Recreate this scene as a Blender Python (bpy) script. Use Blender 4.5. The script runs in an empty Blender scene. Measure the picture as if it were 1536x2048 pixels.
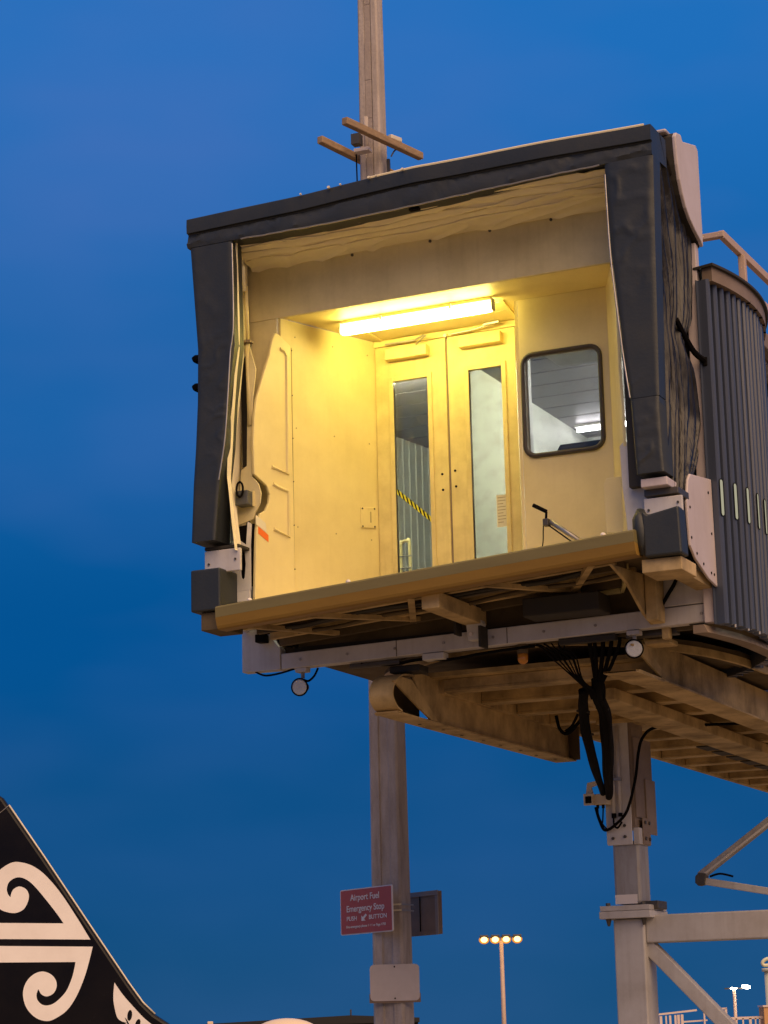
import bpy, bmesh, math, random
from mathutils import Vector, Matrix, noise
random.seed(7)
R = math.radians
SC = bpy.context.scene
COL = SC.collection

# ------------------------------------------------------------------ camera
P, ROLL = R(12.8), 0.024
fw = Vector((0, math.cos(P), math.sin(P)))
r0 = Vector((1, 0, 0)); u0 = r0.cross(fw)
rt = math.cos(ROLL) * r0 - math.sin(ROLL) * u0
up = math.sin(ROLL) * r0 + math.cos(ROLL) * u0
cd = bpy.data.cameras.new('camera'); cam = bpy.data.objects.new('camera', cd); COL.objects.link(cam)
cam.matrix_world = Matrix(((rt.x, up.x, -fw.x, 0), (rt.y, up.y, -fw.y, 0), (rt.z, up.z, -fw.z, 1.65), (0, 0, 0, 1)))
cd.sensor_fit = 'VERTICAL'; cd.sensor_height = 24.0; cd.sensor_width = 18.0
cd.lens = 4555.0 / 2048.0 * 24.0
cd.clip_start = 0.1; cd.clip_end = 6000
SC.camera = cam

# ------------------------------------------------------------------ world: dusk sky
W = bpy.data.worlds.new('World'); SC.world = W; W.use_nodes = True
nt = W.node_tree; nt.nodes.clear()
N = nt.nodes.new; L = nt.links.new
out = N('ShaderNodeOutputWorld'); bg = N('ShaderNodeBackground')
tc = N('ShaderNodeTexCoord'); sep = N('ShaderNodeSeparateXYZ'); L(tc.outputs['Generated'], sep.inputs[0])
ramp = N('ShaderNodeValToRGB'); L(sep.outputs['Z'], ramp.inputs[0])
cr = ramp.color_ramp; cr.interpolation = 'EASE'
STOPS = [(0.0, (.010, .080, .212)), (0.09, (.003, .078, .240)), (0.17, (.001, .085, .292)), (0.27, (.007, .120, .385)),
         (0.42, (.014, .158, .500)), (0.60, (.014, .138, .440)), (1.0, (.006, .085, .280))]
cr.elements[0].position = 0; cr.elements[0].color = (*STOPS[0][1], 1)
cr.elements[1].position = 1; cr.elements[1].color = (*STOPS[-1][1], 1)
for p, c in STOPS[1:-1]:
    e = cr.elements.new(p); e.color = (*c, 1)
mp = N('ShaderNodeMapping'); mp.inputs['Scale'].default_value = (2.2, 2.2, 5.5); L(tc.outputs['Generated'], mp.inputs[0])
nz = N('ShaderNodeTexNoise'); nz.inputs['Scale'].default_value = 2.1; nz.inputs['Detail'].default_value = 3.0; nz.inputs['Roughness'].default_value = .52
L(mp.outputs[0], nz.inputs['Vector'])
cl = N('ShaderNodeValToRGB'); cl.color_ramp.elements[0].position = .42; cl.color_ramp.elements[1].position = .78
cl.color_ramp.elements[0].color = (0, 0, 0, 1); cl.color_ramp.elements[1].color = (.44, .44, .44, 1)
L(nz.outputs['Fac'], cl.inputs[0])
mx = N('ShaderNodeMixRGB'); mx.inputs[2].default_value = (.085, .170, .48, 1)
cm = N('ShaderNodeMapRange'); cm.inputs['From Min'].default_value = .10; cm.inputs['From Max'].default_value = .36; cm.inputs['To Min'].default_value = .35; L(sep.outputs['Z'], cm.inputs['Value'])
cx_ = N('ShaderNodeMath'); cx_.operation = 'MULTIPLY'; L(cl.outputs[0], cx_.inputs[0]); L(cm.outputs[0], cx_.inputs[1])
L(cx_.outputs[0], mx.inputs[0]); L(ramp.outputs[0], mx.inputs[1])
L(mx.outputs[0], bg.inputs[0]); bg.inputs[1].default_value = 1.0
L(bg.outputs[0], out.inputs[0])

# apron floodlighting: one high warm soft key
sd = bpy.data.lights.new('apron_floodlight', 'SUN'); sd.energy = 4.1; sd.angle = R(70); sd.color = (1.0, .64, .32)
so = bpy.data.objects.new('apron_floodlight', sd); COL.objects.link(so)
sdir = Vector((.34, -.72, .84))
so.rotation_euler = sdir.to_track_quat('Z', 'Y').to_euler(); so.location = (6, -10, 30)

vs = SC.view_settings; vs.view_transform = 'Standard'; vs.look = 'None'; vs.exposure = 0; vs.gamma = 1
vs.use_curve_mapping = False
SC.render.engine = 'CYCLES'
SC.cycles.max_bounces = 8; SC.cycles.diffuse_bounces = 5; SC.cycles.transparent_max_bounces = 12
SC.cycles.use_denoising = True
SC.cycles.sample_clamp_indirect = 6

# ------------------------------------------------------------------ materials
def mat(name, col, rough=.5, metal=0., dirt=None, dirt_amt=.0, scale=3., stretch=(1, 1, 1), bump=0., bscale=None, bstretch=None, spec=.5, fine=0., streak=0.):
    m = bpy.data.materials.new(name); m.use_nodes = True
    t = m.node_tree; b = t.nodes['Principled BSDF']; n = t.nodes.new; l = t.links.new
    b.inputs['Roughness'].default_value = rough; b.inputs['Metallic'].default_value = metal
    b.inputs['Specular IOR Level'].default_value = spec
    co = n('ShaderNodeTexCoord')
    info = n('ShaderNodeObjectInfo')
    ad = n('ShaderNodeVectorMath'); ad.operation = 'ADD'; l(co.outputs['Object'], ad.inputs[0])
    mu = n('ShaderNodeVectorMath'); mu.operation = 'SCALE'; mu.inputs['Scale'].default_value = 37.0
    cb = n('ShaderNodeCombineXYZ'); l(info.outputs['Random'], cb.inputs[0]); l(info.outputs['Random'], cb.inputs[2])
    l(cb.outputs[0], mu.inputs[0]); l(mu.outputs[0], ad.inputs[1])
    src = None
    if dirt is not None:
        mp_ = n('ShaderNodeMapping'); mp_.inputs['Scale'].default_value = stretch; l(ad.outputs[0], mp_.inputs[0])
        q = n('ShaderNodeTexNoise'); q.inputs['Scale'].default_value = scale; q.inputs['Detail'].default_value = 7; q.inputs['Roughness'].default_value = .62
        l(mp_.outputs[0], q.inputs['Vector'])
        rp = n('ShaderNodeValToRGB'); rp.color_ramp.elements[0].position = .38; rp.color_ramp.elements[1].position = .72
        l(q.outputs['Fac'], rp.inputs[0])
        fm = n('ShaderNodeMath'); fm.operation = 'MULTIPLY'; fm.inputs[1].default_value = dirt_amt; l(rp.outputs[0], fm.inputs[0])
        fac = fm.outputs[0]
        if streak:
            mp2 = n('ShaderNodeMapping'); mp2.inputs['Scale'].default_value = (9, 9, .55); l(ad.outputs[0], mp2.inputs[0])
            q2 = n('ShaderNodeTexNoise'); q2.inputs['Scale'].default_value = 2.2; q2.inputs['Detail'].default_value = 5; l(mp2.outputs[0], q2.inputs['Vector'])
            rp2 = n('ShaderNodeValToRGB'); rp2.color_ramp.elements[0].position = .52; rp2.color_ramp.elements[1].position = .78; l(q2.outputs['Fac'], rp2.inputs[0])
            ma = n('ShaderNodeMath'); ma.operation = 'MULTIPLY_ADD'; ma.use_clamp = True; ma.inputs[1].default_value = streak
            l(rp2.outputs[0], ma.inputs[0]); l(fac, ma.inputs[2]); fac = ma.outputs[0]
        mxx = n('ShaderNodeMixRGB'); mxx.inputs[1].default_value = (*col, 1); mxx.inputs[2].default_value = (*dirt, 1)
        l(fac, mxx.inputs[0]); src = mxx.outputs[0]
        rr = n('ShaderNodeMath'); rr.operation = 'MULTIPLY_ADD'; rr.use_clamp = True; rr.inputs[1].default_value = .25; rr.inputs[2].default_value = rough
        l(fac, rr.inputs[0]); l(rr.outputs[0], b.inputs['Roughness'])
    if fine:
        q3 = n('ShaderNodeTexNoise'); q3.inputs['Scale'].default_value = 55; q3.inputs['Detail'].default_value = 4; l(ad.outputs[0], q3.inputs['Vector'])
        hs = n('ShaderNodeHueSaturation'); hs.inputs['Color'].default_value = (*col, 1)
        mr = n('ShaderNodeMapRange'); mr.inputs['To Min'].default_value = 1 - fine; mr.inputs['To Max'].default_value = 1 + fine
        l(q3.outputs['Fac'], mr.inputs['Value']); l(mr.outputs[0], hs.inputs['Value'])
        if src is not None: l(src, hs.inputs['Color'])
        src = hs.outputs[0]
    if src is not None: l(src, b.inputs['Base Color'])
    else: b.inputs['Base Color'].default_value = (*col, 1)
    if bump:
        mp3 = n('ShaderNodeMapping'); mp3.inputs['Scale'].default_value = bstretch or (1, 1, 1); l(ad.outputs[0], mp3.inputs[0])
        q4 = n('ShaderNodeTexNoise'); q4.inputs['Scale'].default_value = bscale or 20; q4.inputs['Detail'].default_value = 5; l(mp3.outputs[0], q4.inputs['Vector'])
        bp = n('ShaderNodeBump'); bp.inputs['Strength'].default_value = bump; bp.inputs['Distance'].default_value = .02
        l(q4.outputs['Fac'], bp.inputs['Height']); l(bp.outputs[0], b.inputs['Normal'])
    return m

def emit(name, col, s):
    m = bpy.data.materials.new(name); m.use_nodes = True; t = m.node_tree; t.nodes.clear()
    o = t.nodes.new('ShaderNodeOutputMaterial'); e = t.nodes.new('ShaderNodeEmission')
    e.inputs[0].default_value = (*col, 1); e.inputs[1].default_value = s; t.links.new(e.outputs[0], o.inputs[0]); return m

def glass(name, tint, refl=.1, rough=.03):
    m = bpy.data.materials.new(name); m.use_nodes = True; t = m.node_tree; t.nodes.clear(); n = t.nodes.new
    o = n('ShaderNodeOutputMaterial'); tr = n('ShaderNodeBsdfTransparent'); tr.inputs[0].default_value = (*tint, 1)
    g = n('ShaderNodeBsdfGlossy'); g.inputs['Roughness'].default_value = rough
    fr = n('ShaderNodeFresnel'); fr.inputs[0].default_value = 1.5
    co = n('ShaderNodeTexCoord'); q = n('ShaderNodeTexNoise'); q.inputs['Scale'].default_value = 9; q.inputs['Detail'].default_value = 6
    t.links.new(co.outputs['Object'], q.inputs['Vector'])
    df = n('ShaderNodeBsdfDiffuse'); df.inputs[0].default_value = (.55, .55, .5, 1)
    m1 = n('ShaderNodeMixShader'); t.links.new(fr.outputs[0], m1.inputs[0]); t.links.new(tr.outputs[0], m1.inputs[1]); t.links.new(g.outputs[0], m1.inputs[2])
    mr = n('ShaderNodeMapRange'); mr.inputs['From Min'].default_value = .45; mr.inputs['From Max'].default_value = .85; mr.inputs['To Max'].default_value = .12
    t.links.new(q.outputs['Fac'], mr.inputs['Value'])
    m2 = n('ShaderNodeMixShader'); t.links.new(mr.outputs[0], m2.inputs[0]); t.links.new(m1.outputs[0], m2.inputs[1]); t.links.new(df.outputs[0], m2.inputs[2])
    t.links.new(m2.outputs[0], o.inputs[0]); return m

M = {}
M['cream'] = mat('cream_paint', (.79, .68, .33), .42, dirt=(.48, .38, .15), dirt_amt=.36, scale=1.9, fine=.02, streak=.06)
M['cream_dirty'] = mat('grimy_cream_paint', (.72, .63, .34), .55, dirt=(.24, .19, .07), dirt_amt=.5, scale=1.3, fine=.03, streak=.10)
M['door'] = mat('door_paint', (.76, .64, .27), .38, dirt=(.36, .26, .10), dirt_amt=.42, scale=4.5, fine=.03, streak=.18)
M['lining'] = mat('lining_fabric', (.84, .77, .54), .7, dirt=(.52, .43, .24), dirt_amt=.25, scale=2.5, bump=.25, bscale=9, bstretch=(.4, 2.5, 2.5))
M['pad'] = mat('grey_vinyl', (.023, .0275, .028), .46, dirt=(.040, .042, .038), dirt_amt=.5, scale=2.5, bump=.07, bscale=34, bstretch=(1, 1, 1.2), fine=.06)
M['bellows'] = mat('black_bellows_fabric', (.004, .0035, .003), .34, dirt=(.018, .012, .008), dirt_amt=.5, scale=3, stretch=(4, 4, .4), bump=.5, bscale=10, bstretch=(4, 4, .4))
M['white'] = mat('white_steel', (.60, .58, .57), .45, dirt=(.28, .23, .18), dirt_amt=.38, scale=3, fine=.03, streak=.18)
M['pinkwhite'] = mat('white_panel', (.57, .50, .50), .5, dirt=(.32, .26, .23), dirt_amt=.3, scale=2.5, fine=.03, streak=.15)
M['greyplate'] = mat('grey_plate', (.60, .59, .56), .5, dirt=(.3, .28, .24), dirt_amt=.35, scale=5, fine=.03)
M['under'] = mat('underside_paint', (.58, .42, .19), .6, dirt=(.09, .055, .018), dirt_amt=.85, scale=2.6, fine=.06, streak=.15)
M['under_dark'] = mat('underside_dark', (.12, .085, .038), .75, dirt=(.03, .02, .008), dirt_amt=.75, scale=3, fine=.05)  # darker tone of the underside colour
M['bumper'] = mat('bumper_rubber', (.175, .145, .052), .6, dirt=(.10, .08, .03), dirt_amt=.4, scale=3, stretch=(.5, 3, 3), fine=.04)
M['bumper_amber'] = mat('bumper_amber', (.30, .175, .030), .5, dirt=(.18, .10, .02), dirt_amt=.45, scale=3, stretch=(.5, 3, 3), fine=.04)
M['slat'] = mat('slat_metal', (.060, .074, .112), .28, metal=.1, dirt=(.05, .055, .07), dirt_amt=.4, scale=2, stretch=(3, 3, .5), fine=.03)
M['slat_in'] = mat('inner_slat_paint', (.33, .335, .32), .45, dirt=(.22, .22, .2), dirt_amt=.25, scale=2)
M['fascia'] = mat('brown_fascia', (.24, .18, .13), .6, dirt=(.10, .07, .05), dirt_amt=.5, scale=3)
M['black'] = mat('black_rubber', (.0045, .004, .004), .7, dirt=(.009, .007, .006), dirt_amt=.4, scale=6, spec=.06)
M['dark'] = mat('dark_void_metal', (.025, .022, .018), .7, dirt=(.05, .04, .02), dirt_amt=.4, scale=4)
M['gasket'] = mat('gasket_rubber', (.035, .028, .022), .4, dirt=(.09, .07, .04), dirt_amt=.4, scale=10)
M['steel'] = mat('bare_steel', (.42, .40, .37), .35, metal=.7, dirt=(.18, .15, .12), dirt_amt=.4, scale=8)
M['darksteel'] = mat('dark_steel', (.10, .09, .075), .45, metal=.5, dirt=(.05, .04, .03), dirt_amt=.4, scale=8)
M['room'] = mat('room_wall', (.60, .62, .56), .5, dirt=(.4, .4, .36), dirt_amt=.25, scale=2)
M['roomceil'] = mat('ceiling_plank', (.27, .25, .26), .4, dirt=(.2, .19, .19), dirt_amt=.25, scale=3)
M['concrete'] = mat('pole_concrete', (.47, .405, .36), .85, dirt=(.25, .205, .17), dirt_amt=.7, scale=2.6, stretch=(3, 3, .8), bump=.3, bscale=30, fine=.10, streak=.35)
M['concrete_dark'] = mat('pole_concrete_recess', (.34, .28, .24), .9, dirt=(.5, .43, .38), dirt_amt=.6, scale=1.5, stretch=(1, 1, 1.6), bump=.3, bscale=30, fine=.10)
M['timber'] = mat('weathered_timber', (.34, .23, .13), .8, dirt=(.16, .10, .06), dirt_amt=.6, scale=6, stretch=(1, 1, 6), bump=.3, bscale=20, fine=.08)
M['galv'] = mat('galvanised_steel', (.40, .385, .37), .5, metal=.35, dirt=(.19, .15, .12), dirt_amt=.6, scale=4, stretch=(2, 2, .6), fine=.05, streak=.3)
M['leg'] = mat('leg_paint', (.52, .50, .48), .5, dirt=(.25, .21, .17), dirt_amt=.45, scale=3, fine=.04, streak=.25)
M['red'] = mat('sign_red', (.44, .085, .07), .5, dirt=(.34, .08, .065), dirt_amt=.5, scale=6)
M['signwhite'] = mat('sign_white', (.72, .66, .62), .5)
M['plate'] = mat('blank_sign_face', (.55, .48, .45), .5, dirt=(.38, .33, .3), dirt_amt=.4, scale=5)
M['cabinet'] = mat('cabinet_metal', (.23, .155, .105), .55, dirt=(.13, .09, .06), dirt_amt=.5, scale=5, fine=.05)
M['cabinet_rim'] = mat('cabinet_rim', (.26, .22, .2), .45)
M['finblack'] = mat('gloss_black_paint', (.006, .005, .005), .2, dirt=(.014, .010, .008), dirt_amt=.5, scale=.4, spec=.2)
M['finwhite'] = mat('livery_white', (.90, .84, .78), .3, dirt=(.6, .52, .46), dirt_amt=.4, scale=.5)
M['finedge'] = mat('pale_gold_edge', (.70, .62, .44), .4, metal=.1)
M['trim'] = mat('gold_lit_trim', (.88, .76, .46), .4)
M['floor'] = mat('floor_bounce_sheet', (.66, .59, .40), .55, dirt=(.3, .26, .18), dirt_amt=.4, scale=3)
M['cabinetgrey'] = mat('latch_grey', (.075, .078, .08), .45, dirt=(.04, .04, .04), dirt_amt=.4, scale=12)
M['radome'] = mat('radome_cream', (.78, .62, .42), .4)
M['asphalt'] = mat('apron_concrete', (.27, .215, .125), .85, dirt=(.18, .145, .085), dirt_amt=.5, scale=.15, fine=.08)
M['buildingdark'] = mat('dark_cladding', (.012, .011, .011), .8)
M['railwhite'] = mat('rail_paint', (.72, .58, .50), .5, dirt=(.5, .38, .32), dirt_amt=.3, scale=3)
M['railroof'] = mat('handrail_paint', (.50, .36, .27), .5, dirt=(.3, .22, .16), dirt_amt=.4, scale=4)
M['pipe'] = mat('pale_pipe_paint', (.66, .64, .44), .5, dirt=(.45, .42, .28), dirt_amt=.3, scale=3)
M['orange'] = mat('orange_crate', (.62, .34, .13), .6, dirt=(.4, .22, .1), dirt_amt=.4, scale=3)
M['yellow'] = mat('tape_yellow', (.75, .70, .03), .5)
M['sticker'] = mat('sticker_paper', (.70, .66, .48), .6)
M['stickerline'] = mat('sticker_print', (.36, .30, .16), .6)
M['stickerred'] = mat('sticker_orange', (.80, .16, .02), .5)
M['camera'] = mat('camera_housing', (.66, .56, .40), .45, dirt=(.4, .32, .2), dirt_amt=.3, scale=12)
M['lens'] = mat('lens_glass', (.72, .75, .76), .2, dirt=(.5, .52, .53), dirt_amt=.4, scale=30, bump=.4, bscale=60)
M['amber'] = mat('amber_lens', (.55, .22, .03), .15)
M['tube'] = emit('tube_light', (1.0, .80, .22), 41.0)
M['cooltube'] = emit('cool_tube', (1.0, .98, .95), 22.0)
M['litpane'] = emit('lit_slot_window', (.66, .62, .43), .60)
M['filltube'] = emit('fill_tube', (1.0, 1.0, .82), 230.0)
M['sodium'] = emit('sodium_lamp', (1.0, .55, .17), 5.0)
M['sodiumhalo'] = emit('sodium_halo', (1.0, .36, .05), .9)
M['ledlamp'] = emit('led_lamp', (1.0, .93, .78), 40.0)
M['pane'] = glass('door_glass', (.86, .86, .78))
M['wpane'] = glass('window_glass', (.80, .80, .82), rough=.02)
M['lenscover'] = glass('clear_cover', (.9, .9, .9))

# ------------------------------------------------------------------ builders
def add(name, bm, m, parent=None, bevel=0., smooth=False, seg=2):
    bmesh.ops.recalc_face_normals(bm, faces=bm.faces)
    me = bpy.data.meshes.new(name); bm.to_mesh(me); bm.free()
    o = bpy.data.objects.new(name, me); COL.objects.link(o)
    if m is not None: me.materials.append(M[m])
    if parent is not None: o.parent = parent
    if smooth:
        for p in me.polygons: p.use_smooth = True
    if bevel:
        b = o.modifiers.new('bevel', 'BEVEL'); b.width = bevel; b.segments = seg; b.limit_method = 'ANGLE'; b.angle_limit = R(40)
        b.harden_normals = False
    return o

def tag(o, label=None, cat=None, group=None, kind=None):
    if label: o['label'] = label
    if cat: o['category'] = cat
    if group: o['group'] = group
    if kind: o['kind'] = kind
    return o

def empty(name, loc=(0, 0, 0), rz=0., label=None, cat=None, group=None):
    o = bpy.data.objects.new(name, None); COL.objects.link(o); o.location = loc; o.rotation_euler = (0, 0, rz)
    return tag(o, label, cat, group)

def dup(src, parent=None):
    c = src.copy(); COL.objects.link(c)
    if parent is not None: c.parent = parent
    return c

def BM(): return bmesh.new()

def hexa(bm, p):
    v = [bm.verts.new(q) for q in p]
    for f in ((0, 1, 2, 3), (4, 7, 6, 5), (0, 4, 5, 1), (1, 5, 6, 2), (2, 6, 7, 3), (3, 7, 4, 0)):
        bm.faces.new([v[i] for i in f])

def box(bm, x0, x1, y0, y1, z0, z1):
    hexa(bm, [(x0, y0, z0), (x1, y0, z0), (x1, y1, z0), (x0, y1, z0), (x0, y0, z1), (x1, y0, z1), (x1, y1, z1), (x0, y1, z1)])

def bx(*a):
    bm = BM(); box(bm, *a); return bm

def prism(bm, pts, ext):
    ext = Vector(ext)
    a = [bm.verts.new(Vector(p)) for p in pts]; b = [bm.verts.new(Vector(p) + ext) for p in pts]
    bm.faces.new(a); bm.faces.new(b[::-1]); n = len(pts)
    for i in range(n): bm.faces.new((a[i], b[i], b[(i + 1) % n], a[(i + 1) % n]))

def pr(pts, ext):
    bm = BM(); prism(bm, pts, ext); return bm

def tube(bm, pts, r, seg=8, closed=False):
    pts = [Vector(p) for p in pts]; n = len(pts); rings = []
    prev = None
    for i, p in enumerate(pts):
        if closed: d = pts[(i + 1) % n] - pts[i - 1]
        else: d = pts[min(i + 1, n - 1)] - pts[max(i - 1, 0)]
        d.normalize()
        if prev is None:
            x = d.orthogonal().normalized()
        else:
            x = (prev - d * prev.dot(d)).normalized()
        prev = x; y = d.cross(x)
        rr = r[i] if isinstance(r, (list, tuple)) else r
        rings.append([bm.verts.new(p + (x * math.cos(2 * math.pi * k / seg) + y * math.sin(2 * math.pi * k / seg)) * rr) for k in range(seg)])
    for i in range(n if closed else n - 1):
        a, b = rings[i], rings[(i + 1) % n]
        for k in range(seg): bm.faces.new((a[k], a[(k + 1) % seg], b[(k + 1) % seg], b[k]))
    if not closed:
        bm.faces.new(rings[0][::-1]); bm.faces.new(rings[-1])

def tb(pts, r, seg=8, closed=False):
    bm = BM(); tube(bm, pts, r, seg, closed); return bm

def smoothpath(pts, n=6):
    pts = [Vector(p) for p in pts]; o = []
    for i in range(len(pts) - 1):
        p0 = pts[max(i - 1, 0)]; p1 = pts[i]; p2 = pts[i + 1]; p3 = pts[min(i + 2, len(pts) - 1)]
        for k in range(n):
            t = k / n
            o.append(.5 * ((2 * p1) + (p2 - p0) * t + (2 * p0 - 5 * p1 + 4 * p2 - p3) * t * t + (3 * p1 - p0 - 3 * p2 + p3) * t ** 3))
    o.append(pts[-1]); return o

def beam(bm, a, b, w, h, upv=(0, 0, 1)):
    a, b = Vector(a), Vector(b); d = (b - a).normalized(); u = Vector(upv); s = d.cross(u).normalized(); u = s.cross(d)
    s *= w / 2; u *= h / 2
    hexa(bm, [a - s - u, a + s - u, a + s + u, a - s + u, b - s - u, b + s - u, b + s + u, b - s + u])

def bmbeam(*a, **k):
    bm = BM(); beam(bm, *a, **k); return bm

def grid(bm, f, nu, nv):
    vs_ = [[bm.verts.new(f(i / nu, j / nv)) for j in range(nv + 1)] for i in range(nu + 1)]
    for i in range(nu):
        for j in range(nv):
            bm.faces.new((vs_[i][j], vs_[i + 1][j], vs_[i + 1][j + 1], vs_[i][j + 1]))
    return vs_

def interp(tab, x):
    if x <= tab[0][0]: return tab[0][1]
    for (a, va), (b, vb) in zip(tab, tab[1:]):
        if x <= b: return va + (vb - va) * (x - a) / (b - a)
    return tab[-1][1]

def rrect(x0, x1, z0, z1, r, n=6):
    o = []
    for cx, cz, a in ((x1 - r, z1 - r, 0), (x0 + r, z1 - r, 90), (x0 + r, z0 + r, 180), (x1 - r, z0 + r, 270)):
        for k in range(n + 1):
            t = R(a + 90 * k / n); o.append((cx + r * math.cos(t), cz + r * math.sin(t)))
    return o

def holed(outer, inner, fn, ext):
    """plate with one opening: outlines in 2D, fn maps 2D to 3D, ext = thickness vector"""
    bm = BM(); ed = []
    for loop in (outer, inner):
        v = [bm.verts.new(fn(*p)) for p in loop]
        for i in range(len(v)): ed.append(bm.edges.new((v[i], v[(i + 1) % len(v)])))
    bmesh.ops.triangle_fill(bm, edges=ed, use_beauty=True)
    g = bmesh.ops.extrude_face_region(bm, geom=bm.faces[:])
    bmesh.ops.translate(bm, vec=Vector(ext), verts=[e for e in g['geom'] if isinstance(e, bmesh.types.BMVert)])
    return bm

def disc(bm, c, axis, r, depth, seg=20, r2=None):
    c = Vector(c); ax = Vector(axis).normalized(); x = ax.orthogonal().normalized(); y = ax.cross(x); r2 = r if r2 is None else r2
    a = [bm.verts.new(c + (x * math.cos(2 * math.pi * k / seg) + y * math.sin(2 * math.pi * k / seg)) * r) for k in range(seg)]
    b = [bm.verts.new(c + ax * depth + (x * math.cos(2 * math.pi * k / seg) + y * math.sin(2 * math.pi * k / seg)) * r2) for k in range(seg)]
    bm.faces.new(a[::-1]); bm.faces.new(b)
    for k in range(seg): bm.faces.new((a[k], a[(k + 1) % seg], b[(k + 1) % seg], b[k]))

def dsc(*a, **k):
    bm = BM(); disc(bm, *a, **k); return bm

# ------------------------------------------------------------------ ground
def gz(y):
    t = min(max((y - 30) / 32, 0), 1); t = t * t * (3 - 2 * t); return -6.2 * t
bm = BM()
ys = [-60, -20, 0, 10, 20, 26, 30, 34, 38, 42, 46, 50, 54, 58, 62, 70, 90, 140, 250, 500, 1200, 4000]
xs = [-3000, -600, -150, -50, -20, 0, 20, 50, 150, 600, 3000]
vv = [[bm.verts.new((x, y, gz(y))) for x in xs] for y in ys]
for j in range(len(ys) - 1):
    for i in range(len(xs) - 1): bm.faces.new((vv[j][i], vv[j][i + 1], vv[j + 1][i + 1], vv[j + 1][i]))
tag(add('ground', bm, 'asphalt', smooth=True), 'flat concrete airport apron stretching to the horizon', kind='structure')

# ------------------------------------------------------------------ the boarding bridge (local frame: x along its front, y into the cab, z up)
TH = R(24.7)
BR = empty('boarding_bridge', (.2137, 16.2, 0), -TH, 'raised airport boarding bridge with a lit open cab and grey padded canopy', 'boarding bridge')
def part(name, bm, m, **k): return add(name, bm, m, BR, **k)

# canopy, top pad: roll above, flap below
ZT = [(-1.88, 7.906), (-.88, 7.926), (.09, 7.975), (.78, 7.974), (1.9, 7.963)]
ZB = [(-1.88, 7.672), (-.67, 7.664), (.04, 7.678), (.77, 7.705), (1.9, 7.735)]
def prof(s, j):
    u = -1.88 + 3.83 * s; zt = interp(ZT, u); zb = interp(ZB, u)
    k = noise.noise(Vector((u * 6 + j * .5, j * .2, 2))) * .018 + noise.noise(Vector((u * 19 + j * 1.1, j * .1, 5))) * .013
    w = noise.noise(Vector((u * 1.3, 0, 9))) * .006
    pts = [(.34, zt), (.06, zt + .004), (-.006, zt + .002), (-.014, zt - .006), (-.016, zt - .060), (-.013, zt - .116), (.012, zt - .120), (.016, zt - .128),
           (.002 + k, zt - .142), (-.004 + k, zt - .19), (-.006 + k, zb + .03), (.0, zb), (.03, zb - .003), (.34, zb + .01)]
    v, z = pts[j]; return Vector((u, v, z + w))
bm = BM(); g = grid(bm, lambda a, b: prof(a, round(b * 13)), 120, 13)
bm.faces.new([g[0][j] for j in range(14)]); bm.faces.new([g[120][j] for j in range(13, -1, -1)])
tp = part('top_pad', bm, 'pad', smooth=True)
es_ = tp.modifiers.new('edge_split', 'EDGE_SPLIT'); es_.split_angle = R(34)
bm = tb([(-1.40 + 2.95 * i / 60, -.006, interp(ZB, -1.40 + 2.95 * i / 60) - .004 + .006 * noise.noise(Vector((i * .4, 0, 0)))) for i in range(61)], .0065, 6)
add('piping', bm, 'steel', tp)
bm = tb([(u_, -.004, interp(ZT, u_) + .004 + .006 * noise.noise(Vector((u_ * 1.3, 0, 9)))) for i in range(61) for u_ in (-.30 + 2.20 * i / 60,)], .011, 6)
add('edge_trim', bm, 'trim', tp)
for i, u in enumerate((-.86, -.62, -.52, -.28, -.22, .0)):
    add('eyelet', dsc((u, -.03, interp(ZT, u) - .004), (0, -1, .4), .008 + .004 * (i % 2), .012, 8), 'finedge', tp)

# side pads
def crease(u, z, sd_):
    q = Vector((u * 3 + z * 5.5, z * 6.5 - u * 5, sd_)); r_ = 1 - abs(noise.noise(q)) * 2.2
    m_ = max(0, noise.noise(Vector((u * 1.2, z * 1.1, sd_ + 5))) + .15)
    return -.022 * max(0, r_) ** 3 * m_ + .0015 * noise.noise(Vector((u * 5, z * 4, sd_ + 2)))
def sidepad(name, rows, seg=26):
    # rows: z, u0, u1, v front, depth
    bm = BM(); rings = []; zs = []
    for a, b in zip(rows, rows[1:]):
        for k in range(seg): zs.append([a[i] + (b[i] - a[i]) * k / seg for i in range(5)])
    zs.append(list(rows[-1])); nn = 20
    for i, (z, u0_, u1_, vf, dp) in enumerate(zs):
        w = []; f_ = min(i, len(zs) - 1 - i); ed_ = min(1, f_ / 3)
        for t in range(nn + 1):
            u = u0_ + (u1_ - u0_) * t / nn; et = min(t, nn - t)
            w.append((u, vf + crease(u, z, u0_) * min(1, et / 3) * ed_ + (.010, .003, 0)[min(et, 2)], z))
        rings.append([bm.verts.new(p) for p in w] + [bm.verts.new((u1_, vf + dp, z)), bm.verts.new((u0_, vf + dp, z))])
    for a, b in zip(rings, rings[1:]):
        n = len(a)
        for k in range(n): bm.faces.new((a[k], a[(k + 1) % n], b[(k + 1) % n], b[k]))
    bm.faces.new(rings[0]); bm.faces.new(rings[-1][::-1])
    o = part(name, bm, 'pad', smooth=True)
    m_ = o.modifiers.new('edge_split', 'EDGE_SPLIT'); m_.split_angle = R(55)
    return o
sidepad('side_pad', [(7.665, -1.857, -1.485, 0, .16), (6.83, -1.795, -1.472, 0, .16), (6.4, -1.80, -1.53, 0, .16), (6.03, -1.813, -1.555, -.01, .17), (5.75, -1.828, -1.605, -.02, .20), (5.30, -1.848, -1.645, -.02, .24)])
sidepad('side_pad', [(7.73, 1.585, 1.955, 0, .16), (7.05, 1.607, 1.935, 0, .16), (6.24, 1.668, 1.915, 0, .16), (5.945, 1.70, 1.908, 0, .16)])
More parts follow.
